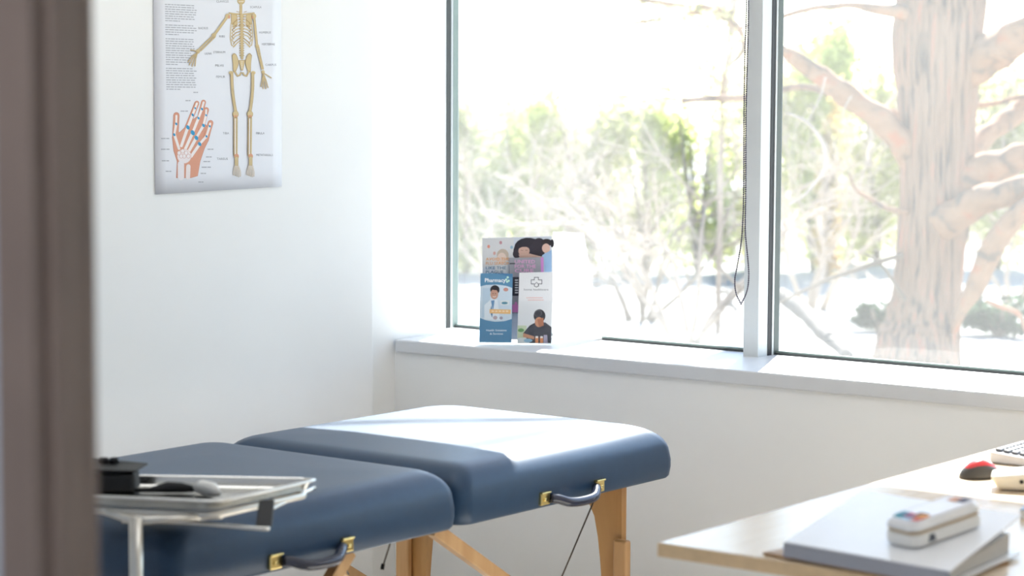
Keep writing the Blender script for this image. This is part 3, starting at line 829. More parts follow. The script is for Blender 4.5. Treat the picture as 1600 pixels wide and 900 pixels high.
# ------------------------------------------------------------------ blind with bead chain
bl = thing('roller_blind', 'white roller blind rolled up above the window', 'blind', (-3.9, 5.66, HEAD-.02))
tube('roller', [(-4.60, 5.66, HEAD+.03), (-3.475, 5.66, HEAD+.03)], .028, M_white, bl, 16)
box('bottom_bar', (-4.59, 5.675, HEAD-.03), (-3.49, 5.689, HEAD+.01), M_white, bl, .002)
box('bracket', (-3.474, 5.63, HEAD-.0), (-3.470, 5.70, HEAD+.075), M_white, bl); adopt(bl)
M_bead = mat('purple_black_bead', (.035, .025, .055), .3)
YB = 5.69
lft = [(1167, -200), (1166.5, 0), (1164, 80), (1162.5, 180), (1162, 300), (1159, 370), (1152, 415), (1148.2, 437), (1150, 458), (1158, 475)]
rgt = [(1170.5, -200), (1169.5, 0), (1168, 80), (1165.5, 180), (1165, 300), (1164.5, 360), (1168, 400), (1170, 430), (1167, 455), (1158, 475)]
path = [on_y(x, y, YB) for x, y in lft]; path2 = [on_y(x, y, YB) for x, y in rgt]
full = spline(path, 12)+spline(path2[::-1], 12)[1:]
bm = bmesh.new(); acc = 0; last = full[0]; step = .0066
beads = [full[0]]
for p in full[1:]:
    while (p-last).length >= step:
        last = last + (p-last).normalized()*step; beads.append(last)
for p in beads:
    bmesh.ops.create_icosphere(bm, subdivisions=1, radius=.0031, matrix=Matrix.Translation(p))
bc = from_bm('bead_chain', bm, M_bead, None, True)
tag(bc, 'dark purple bead chain loop hanging down beside the window mullion', 'bead chain')
tube('cord', full, .0013, M_bead, bc, 4)

# ------------------------------------------------------------------ desk
DZ = .74
DX, DY = -2.303, 3.472
dk = thing('desk', 'pale maple desk with brown edge band standing against the window wall', 'desk', (-1.5, 4.4, 0))
box('desktop', (DX+.002, DY+.002, DZ-.028), (-.80, 5.392, DZ), M_desktop, dk, .0015)
bm = bmesh.new()
bm_box(bm, (DX, DY, DZ-.027), (-.798, DY+.002, DZ-.0015)); bm_box(bm, (DX, DY+.002, DZ-.027), (DX+.002, 5.392, DZ-.0015))
from_bm('edge_band', bm, M_deskedge, dk)
for x in (-2.0, -.95):
    for y in (3.75, 5.25):
        box('leg', (x-.025, y-.025, 0), (x+.025, y+.025, DZ-.028), M_steelb, dk, .003)
box('apron', (-2.0, 5.20, .45), (-.95, 5.215, DZ-.03), M_desktop, dk); adopt(dk)

# binder on the front corner of the desk
FL, FR = on_z(1225, 846, .775), on_z(1484, 892, .775); BRt = on_z(1596, 804, .822); BLt = FL+(BRt-FR)
bd = thing('ring_binder', 'white ring binder lying on the front corner of the desk', 'binder', ((FL.x+BRt.x)/2, (FL.y+BRt.y)/2, DZ))
up = (FR-FL).cross(BLt-FL).normalized()
top4 = [FL, FR, BRt, BLt]
quadbox('front_cover', [p-up*.004 for p in top4], top4, M_binder, bd, .0015)
low4 = [Vector((p.x, p.y, DZ+.0105)) for p in top4]
quadbox('back_cover', [p-Vector((0, 0, .004)) for p in low4], low4, M_binder, bd, .001)
def mixp(a, b, t): return a+(b-a)*t
ins = [mixp(low4[0], low4[2], .04), mixp(low4[1], low4[3], .04), mixp(low4[2], low4[0], .05), mixp(low4[3], low4[1], .05)]
quadbox('paper_block', [p+Vector((0, 0, .0005)) for p in ins], [p+Vector((0, 0, h_)) for p, h_ in zip(ins, (.016, .016, .036, .036))], mat('worn_paper', (.55, .54, .52), .8, var=.25, scale=120, stretch=(1, 1, 30)), bd)
quadbox('spine', [low4[0]+Vector((0, -.002, -.004)), low4[1]+Vector((0, -.002, -.004)), low4[1]+Vector((0, .003, -.004)), low4[0]+Vector((0, .003, -.004))],
        [FL+Vector((0, -.002, -.002)), FR+Vector((0, -.002, -.002)), FR+Vector((0, .003, -.002)), FL+Vector((0, .003, -.002))], M_spine, bd)
for t in (.3, .5, .7):
    c = mixp(mixp(low4[0], low4[3], .82), mixp(low4[1], low4[2], .82), t)
    r_ = .022; tube('ring', [c+Vector((0, math.cos(a_)*r_, math.sin(a_)*r_)) for a_ in [math.pi*k/8 for k in range(9)]], .002, M_steel, bd, 6)
adopt(bd)
# brown clipboard peeping out under the binder
a0 = on_z(1197, 866, DZ); 
cb = thing('clipboard', 'brown board peeping out under the white binder', 'clipboard', (a0.x+.16, a0.y+.1, DZ))
q = [(a0.x, a0.y-.012), (a0.x+.345, a0.y-.055), (a0.x+.40, a0.y+.20), (a0.x+.05, a0.y+.24)]
quadbox('board', [Vector((x, y, DZ+.0003)) for x, y in q], [Vector((x, y, DZ+.0062)) for x, y in q], M_bill, cb, .0008); adopt(cb)

# plastic case on the binder
def onb(px, py, h=0): 
    return on_plane(px, py, FL+up*h, up)
c0, c1 = onb(1396, 857, .0015), onb(1430, 861, .0015); c2 = onb(1540, 822, .0015)
ax = (c2-c1); ax = ax-up*ax.dot(up); LEN = ax.length; ax.normalize(); ay = up.cross(ax).normalized()
WID = .082
ck = thing('pencil_case', 'white plastic case with clear lid and coloured tabs lying on the binder', 'case', c1)
ccen = c1+ax*LEN/2+ay*WID/2
def rounded(h0, h1, l, w, r, n=6, name='', m=None, parent=None, taper=0):
    bm = bmesh.new(); rings = []
    for h, t in ((h0, .004), (h0+.003, 0), (h1-.003, taper), (h1, taper+.004)):
        ring = []
        for qx, qy, t0 in ((1, 1, 0), (-1, 1, 90), (-1, -1, 180), (1, -1, 270)):
            for k in range(n+1):
                a_ = math.radians(t0+90*k/n)
                ring.append(bm.verts.new(ccen+ax*(qx*(l/2-r-t)+r*math.cos(a_))+ay*(qy*(w/2-r-t)+r*math.sin(a_))+up*h))
        rings.append(ring)
    nn = len(rings[0])
    for p, q in zip(rings, rings[1:]):
        for k in range(nn): bm.faces.new((p[k], p[(k+1) % nn], q[(k+1) % nn], q[k]))
    bm.faces.new(rings[0][::-1]); bm.faces.new(rings[-1])
    return from_bm(name, bm, m, parent)
rounded(.0015, .026, LEN, WID, .022, name='base', m=M_plasw, parent=ck)
rounded(.0262, .030, LEN-.004, WID-.004, .021, name='seal', m=mat('amber_seal', (.62, .48, .30), .4), parent=ck)
rounded(.0302, .046, LEN-.001, WID-.001, .022, name='lid_rim', m=mat('frosted_white', (.80, .80, .80), .25), parent=ck, taper=.002)
ld = rounded(.0462, .0492, LEN-.012, WID-.014, .019, name='lid_insert', m=mat('white_insert', (.80, .81, .86), .3), parent=ck)
cols = [((-.40, -.28), (60, 150, 170)), ((-.34, -.05), (196, 60, 110)), ((-.26, .22), (40, 60, 66)), ((-.40, .12), (150, 196, 226)), ((-.30, .38), (232, 160, 90)), ((-.38, .40), (214, 110, 110)), ((-.33, -.38), (110, 170, 200)), ((.40, -.1), (214, 160, 130)), ((.42, .2), (90, 90, 110))]
for (u_, v_), c_ in cols:
    bm = bmesh.new(); cc = ccen+ax*u_*(LEN-.02)+ay*v_*(WID-.03)*-1+up*.0494
    bm_quadbox(bm, [cc+ax*sx*.012+ay*sy*.011 for sx, sy in ((-1, -1), (1, -1), (1, 1), (-1, 1))], [cc+ax*sx*.012+ay*sy*.011+up*.0008 for sx, sy in ((-1, -1), (1, -1), (1, 1), (-1, 1))], .0003, 1)
    from_bm('tab', bm, ink(*c_), ck)
bm = bmesh.new(); cc = ccen-ax*(LEN/2-.045)-ay*(WID/2-.0005)+up*.014
bm_quadbox(bm, [cc+ax*sx*.010+up*sy*.007 for sx, sy in ((-1, -1), (1, -1), (.6, 1), (-.6, 1))], [cc+ax*sx*.010+up*sy*.007-ay*.0015 for sx, sy in ((-1, -1), (1, -1), (.6, 1), (-.6, 1))])
from_bm('latch', bm, mat('dark_slate', (.10, .11, .13), .4), ck)
adopt(ck)

# mouse, keyboard, phone, pen, notebook
def dome(name, c, l, w, h, m, parent, ang, n=20, k=8, flat=.0, z0=0.0, h0=0.0):
    """low ellipsoid shell used for the mouse body and its top"""
    bm = bmesh.new(); rings = []; ca, sa = math.cos(ang), math.sin(ang)
    for i in range(k):
        t = math.pi/2*i/(k-1); rr = math.cos(t)*(1-1e-3)+1e-3; zz = z0+(h-z0)*math.sin(t)
        ring = []
        for j in range(n):
            a_ = 2*math.pi*j/n
            x = l/2*rr*math.copysign(abs(math.cos(a_))**.8, math.cos(a_)); y = w/2*rr*math.copysign(abs(math.sin(a_))**.8, math.sin(a_))
            zf = zz*(1-.25*max(0, x/(l/2)))
            ring.append(bm.verts.new((c.x+x*ca-y*sa, c.y+x*sa+y*ca, c.z+max(0, zf))))
        rings.append(ring)
    for p, q in zip(rings, rings[1:]):
        for j in range(n): bm.faces.new((p[j], p[(j+1) % n], q[(j+1) % n], q[j]))
    bm.faces.new(rings[0][::-1]); bm.faces.new(rings[-1])
    return from_bm(name, bm, m, parent, True)
mc = on_z(1533, 746, DZ); mc.z = DZ
ms = thing('computer_mouse', 'red and dark grey computer mouse on the sunlit end of the desk', 'mouse', mc)
MA = YAW+.35
dome('body', mc, .108, .062, .037, M_mouse, ms, MA)
dome('shell', mc+Vector((0, 0, .0005)), .100, .050, .0425, M_red, ms, MA)
dome('glare_cap', mc+Vector((math.cos(MA)*.006, math.sin(MA)*.006, .0005)), .074, .036, .0445, M_plasw, ms, MA)  # white cap imitates the bright glare on the top
adopt(ms)
kx0, ky0 = -2.215, 4.76
kb = thing('keyboard', 'silver grey keyboard behind the mouse at the window end of the desk', 'keyboard', (kx0+.07, ky0+.2, DZ))
quadbox('case', [Vector((x, y, DZ+.001)) for x, y in ((kx0, ky0), (kx0+.145, ky0), (kx0+.145, ky0+.43), (kx0, ky0+.43))],
        [Vector((x, y, z)) for x, y, z in ((kx0, ky0, DZ+.028), (kx0+.145, ky0, DZ+.018), (kx0+.145, ky0+.43, DZ+.018), (kx0, ky0+.43, DZ+.028))], M_kb, kb, .003)
bm = bmesh.new(); bm_box(bm, (-.0075, -.0075, 0), (.0075, .0075, .007), .0015, 1)
kme = bpy.data.meshes.new('key'); bm.to_mesh(kme); bm.free(); kme.materials.append(M_key)
for i in range(6):
    for j in range(21):
        o = bpy.data.objects.new('key', kme); C.objects.link(o); o.parent = kb
        x = .016+i*.0205; o.location = (kx0+x, ky0+.018+j*.0196, DZ+.0285-.010*x/.145); o.rotation_euler = (0, .069, 0)
adopt(kb)
pc = on_z(1562, 768, DZ)
ph = thing('desk_device', 'white rounded plastic device with a small socket beside the red mouse', 'device', (pc.x+.1, pc.y+.04, DZ))
px_, py_ = Vector((math.cos(.45), math.sin(.45), 0)), Vector((-math.sin(.45), math.cos(.45), 0))
o_ = Vector((pc.x-.004, pc.y, DZ))
quadbox('case', [o_+Vector((0, 0, .003)), o_+px_*.20+Vector((0, 0, .003)), o_+px_*.20+py_*.075+Vector((0, 0, .003)), o_+py_*.075+Vector((0, 0, .003))],
        [o_-px_*.020-py_*.008+Vector((0, 0, .034)), o_+px_*.20-py_*.008+Vector((0, 0, .060)), o_+px_*.20+py_*.085+Vector((0, 0, .058)), o_-px_*.016+py_*.085+Vector((0, 0, .034))], M_plasc, ph, .010, 4)
quadbox('lid', [o_+px_*.03+py_*.012+Vector((0, 0, .038)), o_+px_*.19+py_*.012+Vector((0, 0, .057)), o_+px_*.19+py_*.066+Vector((0, 0, .057)), o_+px_*.03+py_*.066+Vector((0, 0, .038))],
        [o_+px_*.035+py_*.015+Vector((0, 0, .044)), o_+px_*.185+py_*.015+Vector((0, 0, .063)), o_+px_*.185+py_*.063+Vector((0, 0, .063)), o_+px_*.035+py_*.063+Vector((0, 0, .044))], M_plasw, ph, .003, 2)
s_ = o_+px_*.050-py_*.0035+Vector((0, 0, .024)); tube('socket', [s_-py_*.005, s_+py_*.006], .0045, M_darkgap, ph, 10)
for y in (.02, .06):
    tube('foot', [o_+px_*.11+py_*y, o_+px_*.11+py_*y+Vector((0, 0, .006))], .01, M_blackp, ph, 10)
adopt(ph)
n0 = on_z(1602, 812, DZ)
nb = thing('notebook', 'blue grey notebook beside the open side of the binder', 'notebook', (n0.x+.1, n0.y+.08, DZ))
q = [(n0.x-.012, n0.y), (n0.x+.14, n0.y+.05), (n0.x+.09, n0.y+.24), (n0.x-.06, n0.y+.19)]
quadbox('paper_block', [Vector((x, y, DZ+.0005)) for x, y in q], [Vector((x, y, DZ+.018)) for x, y in q], M_paper, nb)
quadbox('cover', [Vector((x, y, DZ+.018)) for x, y in q], [Vector((x, y, DZ+.0205)) for x, y in q], mat('blue_grey_cover', (.25, .33, .46), .5), nb, .0006); adopt(nb)

# ------------------------------------------------------------------ instrument stand with tray
TZ = .80
tq = [on_z(60, 739, TZ), on_z(501, 747, TZ), on_z(343, 783, TZ), on_z(60, 770, TZ)]      # BL BR FR FL
tcen = (tq[0]+tq[1]+tq[2]+tq[3])/4
st = thing('instrument_stand', 'steel instrument stand holding a tray in front of the navy table', 'instrument stand', (tcen.x, tcen.y, 0))
def rq(ins, z, rc, n=6):
    """rounded quadrilateral ring"""
    pts = [p+(tcen-p).normalized()*ins for p in tq]; out = []
    for i in range(4):
        p = pts[i]; a_ = (pts[i-1]-p).normalized()*rc; b_ = (pts[(i+1) % 4]-p).normalized()*rc
        for k in range(n+1):
            t = k/n; out.append((p+a_)*(1-t)**2+p*2*t*(1-t)+(p+b_)*t*t)
    return [Vector((v.x, v.y, z)) for v in out]
bm = bmesh.new(); rings = []
for ins, z in ((-.004, TZ-.004), (-.004, TZ), (.010, TZ+.001), (.014, TZ-.004), (.022, TZ-.018), (.034, TZ-.021), (.15, TZ-.021)):
    rings.append([bm.verts.new(v) for v in rq(ins, z, .035)])
lower = [[bm.verts.new(v) for v in rq(ins, z, .035)] for ins, z in ((.008, TZ-.006), (.016, TZ-.020), (.030, TZ-.024), (.15, TZ-.024))]
n = len(rings[0])
for R_ in (rings, [rings[0]]+lower):
    for p, q in zip(R_, R_[1:]):
        for k in range(n): bm.faces.new((p[k], p[(k+1) % n], q[(k+1) % n], q[k]))
bm.faces.new(rings[-1]); bm.faces.new(lower[-1])
tr = thing('instrument_tray', 'shallow stainless steel tray lying on the instrument stand', 'tray', (tcen.x, tcen.y, TZ-.024))
from_bm('pan', bm, M_steel, tr, True); adopt(tr)
ring = rq(.026, TZ-.033, .03)
tube('support_frame', ring+[ring[0], ring[1]], .0085, M_steelb, st, 8)
fr = [on_z(190, 815, TZ-.055), on_z(300, 817, TZ-.055), on_z(405, 826, TZ-.055), on_z(419, 822, TZ-.054), on_z(418, 800, TZ-.045), on_z(455, 780, TZ-.036), on_z(492, 762, TZ-.033)]
tube('side_rail', spline(fr, 4), .0042, M_steel, st, 8)
ca, cb_ = on_z(417, 781, TZ-.012), on_z(412, 825, TZ-.056)
quadbox('clip', [cb_+RIGHT*s_*.016+FWD*t_*.010 for s_, t_ in ((-1, -1), (1, -1), (1, 1), (-1, 1))], [ca+RIGHT*s_*.015+FWD*t_*.010 for s_, t_ in ((-1, -1), (1, -1), (1, 1), (-1, 1))], M_blackp, st, .002)
pp = on_z(212, 822, TZ-.045); pp = Vector((pp.x, pp.y, 0))
tube('post', [pp+Vector((0, 0, .03)), pp+Vector((0, 0, .50))], .0165, M_steelb, st, 18)
tube('inner_post', [pp+Vector((0, 0, .48)), pp+Vector((0, 0, TZ-.026))], .0135, M_steelb, st, 18)
tube('collar', [pp+Vector((0, 0, .495)), pp+Vector((0, 0, .52))], .021, M_blackp, st, 18)
tube('cross_bar', [Vector((ring[0].x, ring[0].y, TZ-.036)), pp+Vector((0, 0, TZ-.036)), Vector((ring[14].x, ring[14].y, TZ-.036))], .008, M_steelb, st, 8)
for k in range(4):
    a_ = k*math.pi/2+.4; e = pp+Vector((math.cos(a_)*.26, math.sin(a_)*.26, .055))
    l_ = tube('base_leg', [pp+Vector((0, 0, .075)), e], .014, M_steelb, st, 10)
    bm = bmesh.new(); s_ = Vector((math.sin(a_), -math.cos(a_), 0))*.012
    bm_tube(bm, [Vector((e.x, e.y, .028))-s_, Vector((e.x, e.y, .028))+s_], .028, 16); bm_tube(bm, [Vector((e.x, e.y, .03)), Vector((e.x, e.y, .06))], .006, 8)
    from_bm('caster', bm, M_blackp, l_, False)
adopt(st)
TF = TZ-.021
# black case at the left end of the tray
k0, k1 = on_z(100, 772, TF), on_z(212, 772, TF)
kv = (k1-k0).normalized(); kw = Vector((-kv.y, kv.x, 0))
bk = thing('instrument_case', 'black fabric instrument case with flap standing on the steel tray', 'case', ((k0+k1)/2))
quadbox('body', [k0, k1, k1+kw*.085, k0+kw*.085], [p+Vector((0, 0, .044)) for p in (k0+kv*.01, k1-kv*.002, k1-kv*.004+kw*.08, k0+kv*.01+kw*.08)], M_black, bk, .010, 3)
quadbox('flap', [p+Vector((0, 0, h_)) for p, h_ in ((k0-kv*.01-kw*.008, .050), (k1+kv*.002-kw*.004, .046), (k1+kv*.014+kw*.09, .046), (k0+kw*.09, .056))],
        [p+Vector((0, 0, h_)) for p, h_ in ((k0-kv*.01-kw*.008, .054), (k1+kv*.002-kw*.004, .050), (k1+kv*.014+kw*.09, .050), (k0+kw*.09, .066))], mat('charcoal_cloth', (.035, .035, .034), .7), bk, .002)
for q in (.50, .64):
    c_ = k0+(k1-k0)*q+kw*.06+Vector((0, 0, .056)); tube('snap', [c_, c_+Vector((0, 0, .010))], [.011, .009], M_blackp, bk, 10)
adopt(bk)
# black instrument with white head
i0, i1, i2, i3 = on_z(205, 771, TF), on_z(262, 771, TF), on_z(306, 771, TF), on_z(343, 779, TF)
ins_ = thing('otoscope', 'black handled instrument with a white head lying on the steel tray', 'medical instrument', i1)
H = lambda p, h: Vector((p.x, p.y, p.z+h))
tube('handle', [H(i0, .006), H(i0.lerp(i1, .5), .007), H(i1, .013), H(i1.lerp(i2, .5), .012), H(i2, .009)], [.004, .005, .012, .011, .006], M_blackp, ins_, 12)
tube('head', [H(i2, .010), H(i2.lerp(i3, .25), .016), H(i2.lerp(i3, .7), .016), H(i3, .010)], [.007, .015, .015, .006], M_plasw, ins_, 14); adopt(ins_)

# black bag on the floor beyond the table
f0 = Vector((-4.15, 4.90, 0))
bg_ = thing('floor_bag', 'low black bag on the floor beyond the table legs', 'bag', f0)
quadbox('body', [f0+Vector((x, y, 0)) for x, y in ((-.10, -.12), (.10, -.12), (.10, .12), (-.10, .12))], [f0+Vector((x, y, .125)) for x, y in ((-.07, -.10), (.08, -.10), (.08, .10), (-.07, .10))], M_black, bg_, .02, 3)
tube('strap', spline([f0+Vector((0, -.08, .122)), f0+Vector((.02, -.04, .134)), f0+Vector((.02, .04, .134)), f0+Vector((0, .08, .122))], 5), .007, M_blackp, bg_, 8); adopt(bg_)

# ------------------------------------------------------------------ outside
GZ = .13
o = box('ground', (-90, 5.99, GZ-.2), (60, 140, GZ), M_conc); tag(o, kind='structure')
TD = 12.0
tree = thing('cedar_tree', 'large cedar with stringy pale bark and heavy limbs outside the right pane', 'tree', at(1450, 572, TD))
rows = [(-900, 1415, 1545), (-500, 1408, 1550), (-200, 1400, 1548), (0, 1403, 1540), (60, 1396, 1534), (100, 1397, 1530), (150, 1404, 1526), (200, 1408, 1522), (300, 1408, 1519), (350, 1405, 1514), (400, 1402, 1506), (450, 1398, 1501), (490, 1388, 1499), (530, 1372, 1498), (580, 1360, 1500)]
def row_at(y):
    for (ya, a, b), (yb, c, d) in zip(rows, rows[1:]):
        if ya <= y <= yb:
            t = (y-ya)/(yb-ya); t = t*t*(3-2*t) if yb-ya < 200 else t
            return a+(c-a)*t, b+(d-b)*t
    return rows[-1][1:]
bm = bmesh.new(); NR, NT = 230, 180; rings = []
ys = [-900+(600*i/50) for i in range(50)]+[-300+880*i/(NR-51) for i in range(NR-50)]
for y in ys:
    a, b = row_at(min(y, 580)); Lp, Rp = at(a, y, TD), at(b, y, TD)
    c = (Lp+Rp)/2; rr = (Rp-Lp).length/2; ring = []
    for k in range(NT):
        th = 2*math.pi*k/NT
        d = RIGHT*math.cos(th)+Vector((FWD.x, FWD.y, 0)).normalized()*math.sin(th)
        q = Vector((math.cos(th)*2.2, math.sin(th)*2.2, c.z*.35))
        w = noise.noise(q*1.3)*.35
        rdg = abs(math.sin(th*13+6*w+c.z*.9*noise.noise(Vector((th*.8, 0, c.z*.5)))))
        fine = noise.noise(Vector((math.cos(th)*9, math.sin(th)*9, c.z*1.6+3)))
        disp = 1+.045*(rdg-.6)+.030*fine+.06*noise.noise(q)
        ring.append(bm.verts.new(c+d*rr*disp))
    rings.append(ring)
for p, q in zip(rings, rings[1:]):
    for k in range(NT): bm.faces.new((p[k], p[(k+1) % NT], q[(k+1) % NT], q[k]))
bm.faces.new(rings[0]); bm.faces.new(rings[-1][::-1])
from_bm('trunk', bm, M_bark, tree, True)
def limb(name, pts, widths, parent, m, depth, k=8, n=14, dd=0, rough=.12):
    """branch through photo points; depth may vary along it"""
    P3 = [at(x, y, depth+dd*i/(len(pts)-1)) for i, (x, y) in enumerate(pts)]
    sp = spline(P3, k); rad = lerp_list([w/2*depth/FPX for w in widths], len(sp))
    bm = bmesh.new(); bm_tube(bm, sp, rad, n)
    for v in bm.verts: v.co += Vector((noise.noise(v.co*9), noise.noise(v.co*9+Vector((7, 0, 0))), noise.noise(v.co*9+Vector((0, 9, 0)))))*rad[0]*rough*2
    return from_bm(name, bm, m, parent, True)
limb('branch', [(1440, 262), (1395, 205), (1345, 165), (1300, 132), (1262, 105), (1225, 82), (1180, 60)], [54, 42, 37, 32, 26, 21, 16], tree, M_bark2, TD, dd=-.3)
limb('branch', [(1475, 120), (1530, 92), (1570, 70), (1620, 42), (1760, -10)], [90, 66, 58, 52, 46], tree, M_bark2, TD, dd=-.5)
limb('branch', [(1490, 260), (1530, 222), (1570, 190), (1610, 160), (1740, 70)], [44, 36, 34, 32, 28], tree, M_bark2, TD+.25, dd=.4)
limb('branch', [(1470, 300), (1525, 272), (1575, 254), (1620, 238), (1780, 190)], [72, 56, 46, 42, 36], tree, M_bark2, TD, dd=-.4)
limb('branch', [(1470, 350), (1510, 325), (1550, 308), (1605, 288), (1760, 240)], [58, 50, 42, 38, 32], tree, M_bark2, TD-.12, dd=-.6)
limb('branch', [(1490, 520), (1500, 488), (1522, 452), (1538, 415), (1552, 385), (1575, 352), (1610, 322), (1720, 262)], [10, 20, 30, 34, 36, 34, 32, 28], tree, M_bark2, TD-.2, dd=-.5)
limb('branch', [(1430, 20), (1395, 18), (1340, 10), (1280, 12), (1217, 26), (1150, 44)], [30, 22, 12, 9, 7, 4], tree, M_bark2, TD-.1)
limb('branch', [(1430, 190), (1380, 170), (1300, 146), (1245, 136), (1165, 152), (1120, 154), (1064, 158)], [14, 12, 12, 11, 11, 11, 9], tree, M_bark2, TD+.3)
limb('branch', [(1420, 330), (1388, 326), (1362, 312), (1340, 298), (1325, 270)], [10, 9, 8, 6, 3], tree, M_bark2, TD-.1, n=8)
limb('branch', [(1540, 470), (1560, 478), (1590, 490), (1602, 515), (1612, 545)], [6, 8, 8, 6, 3], tree, M_bark2, TD-.3, n=8)
limb('branch', [(1410, 398), (1370, 410), (1330, 424), (1285, 440), (1240, 462), (1216, 474)], [9, 8, 8, 6, 5, 3], tree, M_twigd, TD-.2, n=8)
limb('branch', [(1228, 176), (1262, 192), (1286, 225), (1288, 262), (1262, 300), (1232, 322)], [4, 6, 7, 6, 5, 3], tree, M_twig, TD-.5, n=8)
limb('branch', [(1414, 470), (1396, 440), (1378, 415), (1350, 395)], [8, 6, 5, 3], tree, M_twigd, TD-.2, n=8)
limb('branch', [(1525, 165), (1560, 160), (1602, 150), (1700, 140)], [10, 9, 8, 7], tree, M_bark2, TD+.4, n=8)
# high limbs that throw the faint streaks on the table
for (a_, b_), t_, r_ in ((((500, 650), (900, 642)), 8.6, .022), (((690, 694), (930, 650)), 9.2, .018), (((880, 700), (1040, 650)), 8.9, .012)):
    A3, B3 = on_z(*a_, .73)+SDIR*t_, on_z(*b_, .73)+SDIR*t_
    top_ = at(1470, -860, TD)
    ends = sorted((A3, B3), key=lambda p: (p-top_).length)
    sp = spline([top_-Vector((0, 0, .3)), top_.lerp(ends[0], .5)+Vector((0, 0, .2)), ends[0], ends[1], ends[1]+(ends[1]-ends[0])*.6], 6)
    tube('branch', sp, lerp_list([.07, .05, r_, r_*.8, .008], len(sp)), M_bark2, tree, 10)
for i in range(6):                                   # dead twigs on the limbs
    x, y = [(1330, 150), (1290, 120), (1560, 360), (1540, 400), (1580, 300), (1235, 90)][i]
    limb('twig', [(x, y), (x+random.uniform(-30, 10), y+random.uniform(20, 45)), (x+random.uniform(-50, 30), y+random.uniform(60, 100))], [4, 3, 1.5], tree, M_twig, TD-.25, n=6, rough=.05)
adopt(tree)
# neighbouring tree limb reaching in at the top of the left pane
t2 = thing('overhanging_tree', 'slender tree whose thin bare boughs reach in at the top of the left pane', 'tree', at(1130, 590, 14))
limb('trunk', [(1120, 590), (1124, 400), (1128, 200), (1145, 30), (1150, -160)], [9, 9, 10, 13, 14], t2, M_twig, 14)
limb('branch', [(1145, 20), (1110, 14), (1060, 8), (990, -2), (900, -14)], [22, 14, 10, 8, 6], t2, M_bark2, 14)
limb('branch', [(1145, 30), (1090, 20), (1020, 32), (940, 42), (860, 52), (806, 57)], [14, 10, 7, 5, 4, 2], t2, M_bark2, 14)
limb('branch', [(1140, 30), (1158, 50), (1160, 80), (1135, 110), (1128, 150), (1130, 200)], [12, 10, 8, 7, 7, 6], t2, M_bark2, 13.9, n=8)
rg = random.Random(77); v, f = [], []
for i in range(620):
    cx_, cy_, sx_, sy_ = [(1125, 40, 30, 45), (1105, 110, 45, 40), (1150, 190, 25, 60), (1060, 20, 40, 14)][i % 4]
    p = at(rg.gauss(cx_, sx_*.8), rg.gauss(cy_, sy_*.7), 14+rg.uniform(-.5, .5))
    u = Vector((rg.gauss(0, 1), rg.gauss(0, 1), rg.gauss(0, .7))).normalized(); w = u.orthogonal().normalized(); L_ = rg.uniform(.02, .05); k = len(v)
    v += [p-u*L_, p+w*L_*.4, p+u*L_, p-w*L_*.4]; f.append((k, k+1, k+2, k+3))
me = bpy.data.meshes.new('foliage'); me.from_pydata(v, [], f)
o = link('foliage', me, leaf_mat('leaf_pale', (.52, .50, .24), (.64, .60, .34)), t2); o['kind'] = 'stuff'
adopt(t2)

# bare shrubs: tangles of pale twigs
def grow(bm_l, bm_t, p, d, L_, r, lev, rg):
    pts = [p]; q = p.copy(); dd = d.copy(); n = 5
    for i in range(n):
        dd = (dd+Vector((rg.uniform(-1, 1), rg.uniform(-1, 1), rg.uniform(-.7, .7)))*.28).normalized()
        q = q+dd*L_/n; q.z = max(q.z, GZ+.02); pts.append(q.copy())
    bm_tube(bm_l if lev == 0 else bm_t, pts, [r*(1-.6*i/n) for i in range(n+1)], 5 if lev else 7)
    if lev < 3:
        for _ in range(rg.choice((3, 4, 4))):
            k = rg.randint(2, n); nd = (dd+Vector((rg.uniform(-1, 1), rg.uniform(-1, 1), rg.uniform(-.6, .6)))*1.0).normalized()
            grow(bm_l, bm_t, pts[k], nd, L_*rg.uniform(.5, .8), r*.5, lev+1, rg)
def bare_shrub(px, py, hpx, label, n, m, seed):
    rg = random.Random(seed)
    depth = (EYE.z-GZ)*FPX/(py-166)
    b = at(px, py, depth); b.z = GZ
    t = thing('bare_shrub', label, 'shrub', b, 'bare shrubs outside')
    H_ = hpx*depth/FPX
    bt = bmesh.new()
    for i in range(n):
        bl_ = bmesh.new(); a_ = 2*math.pi*i/n+rg.uniform(-.4, .4)
        grow(bl_, bt, b+Vector((math.cos(a_)*.08, math.sin(a_)*.08, 0)), Vector((math.cos(a_)*.6, math.sin(a_)*.6, 1)).normalized(), H_*.75, .020, 0, rg)
        from_bm('branch', bl_, m, t, True)
    o = from_bm('twigs', bt, m, t, True); o['kind'] = 'stuff'
    adopt(t)
bare_shrub(1070, 535, 300, 'pale bare shrub beyond the left pane close to the mullion', 7, M_twig, 1)
bare_shrub(1000, 500, 200, 'brown bare shrub in the lower middle of the left pane', 6, M_twigd, 2)
bare_shrub(1270, 480, 260, 'pale bare shrub left of the cedar trunk', 7, M_twig, 3)
bare_shrub(1590, 470, 260, 'bare shrub right of the cedar trunk', 5, M_twig, 4)
bare_shrub(880, 470, 240, 'faint bare shrub behind the leaflet holder', 5, M_twig, 5)
bare_shrub(780, 455, 230, 'faint bare shrub at the far left of the window', 5, M_twig, 6)
# dark strip modelled in place of a cast shadow on the paving
fl = limb('shadow_strip', [(1222, 462), (1258, 490), (1290, 522), (1326, 556)], [22, 26, 24, 16], None, mat('shadow_dark', (.12, .105, .09), .9, var=.2, scale=10), 12.6, dd=-1.4)
tag(fl, 'dark strip standing in for a shadow on the pale paving left of the trunk', 'branch')

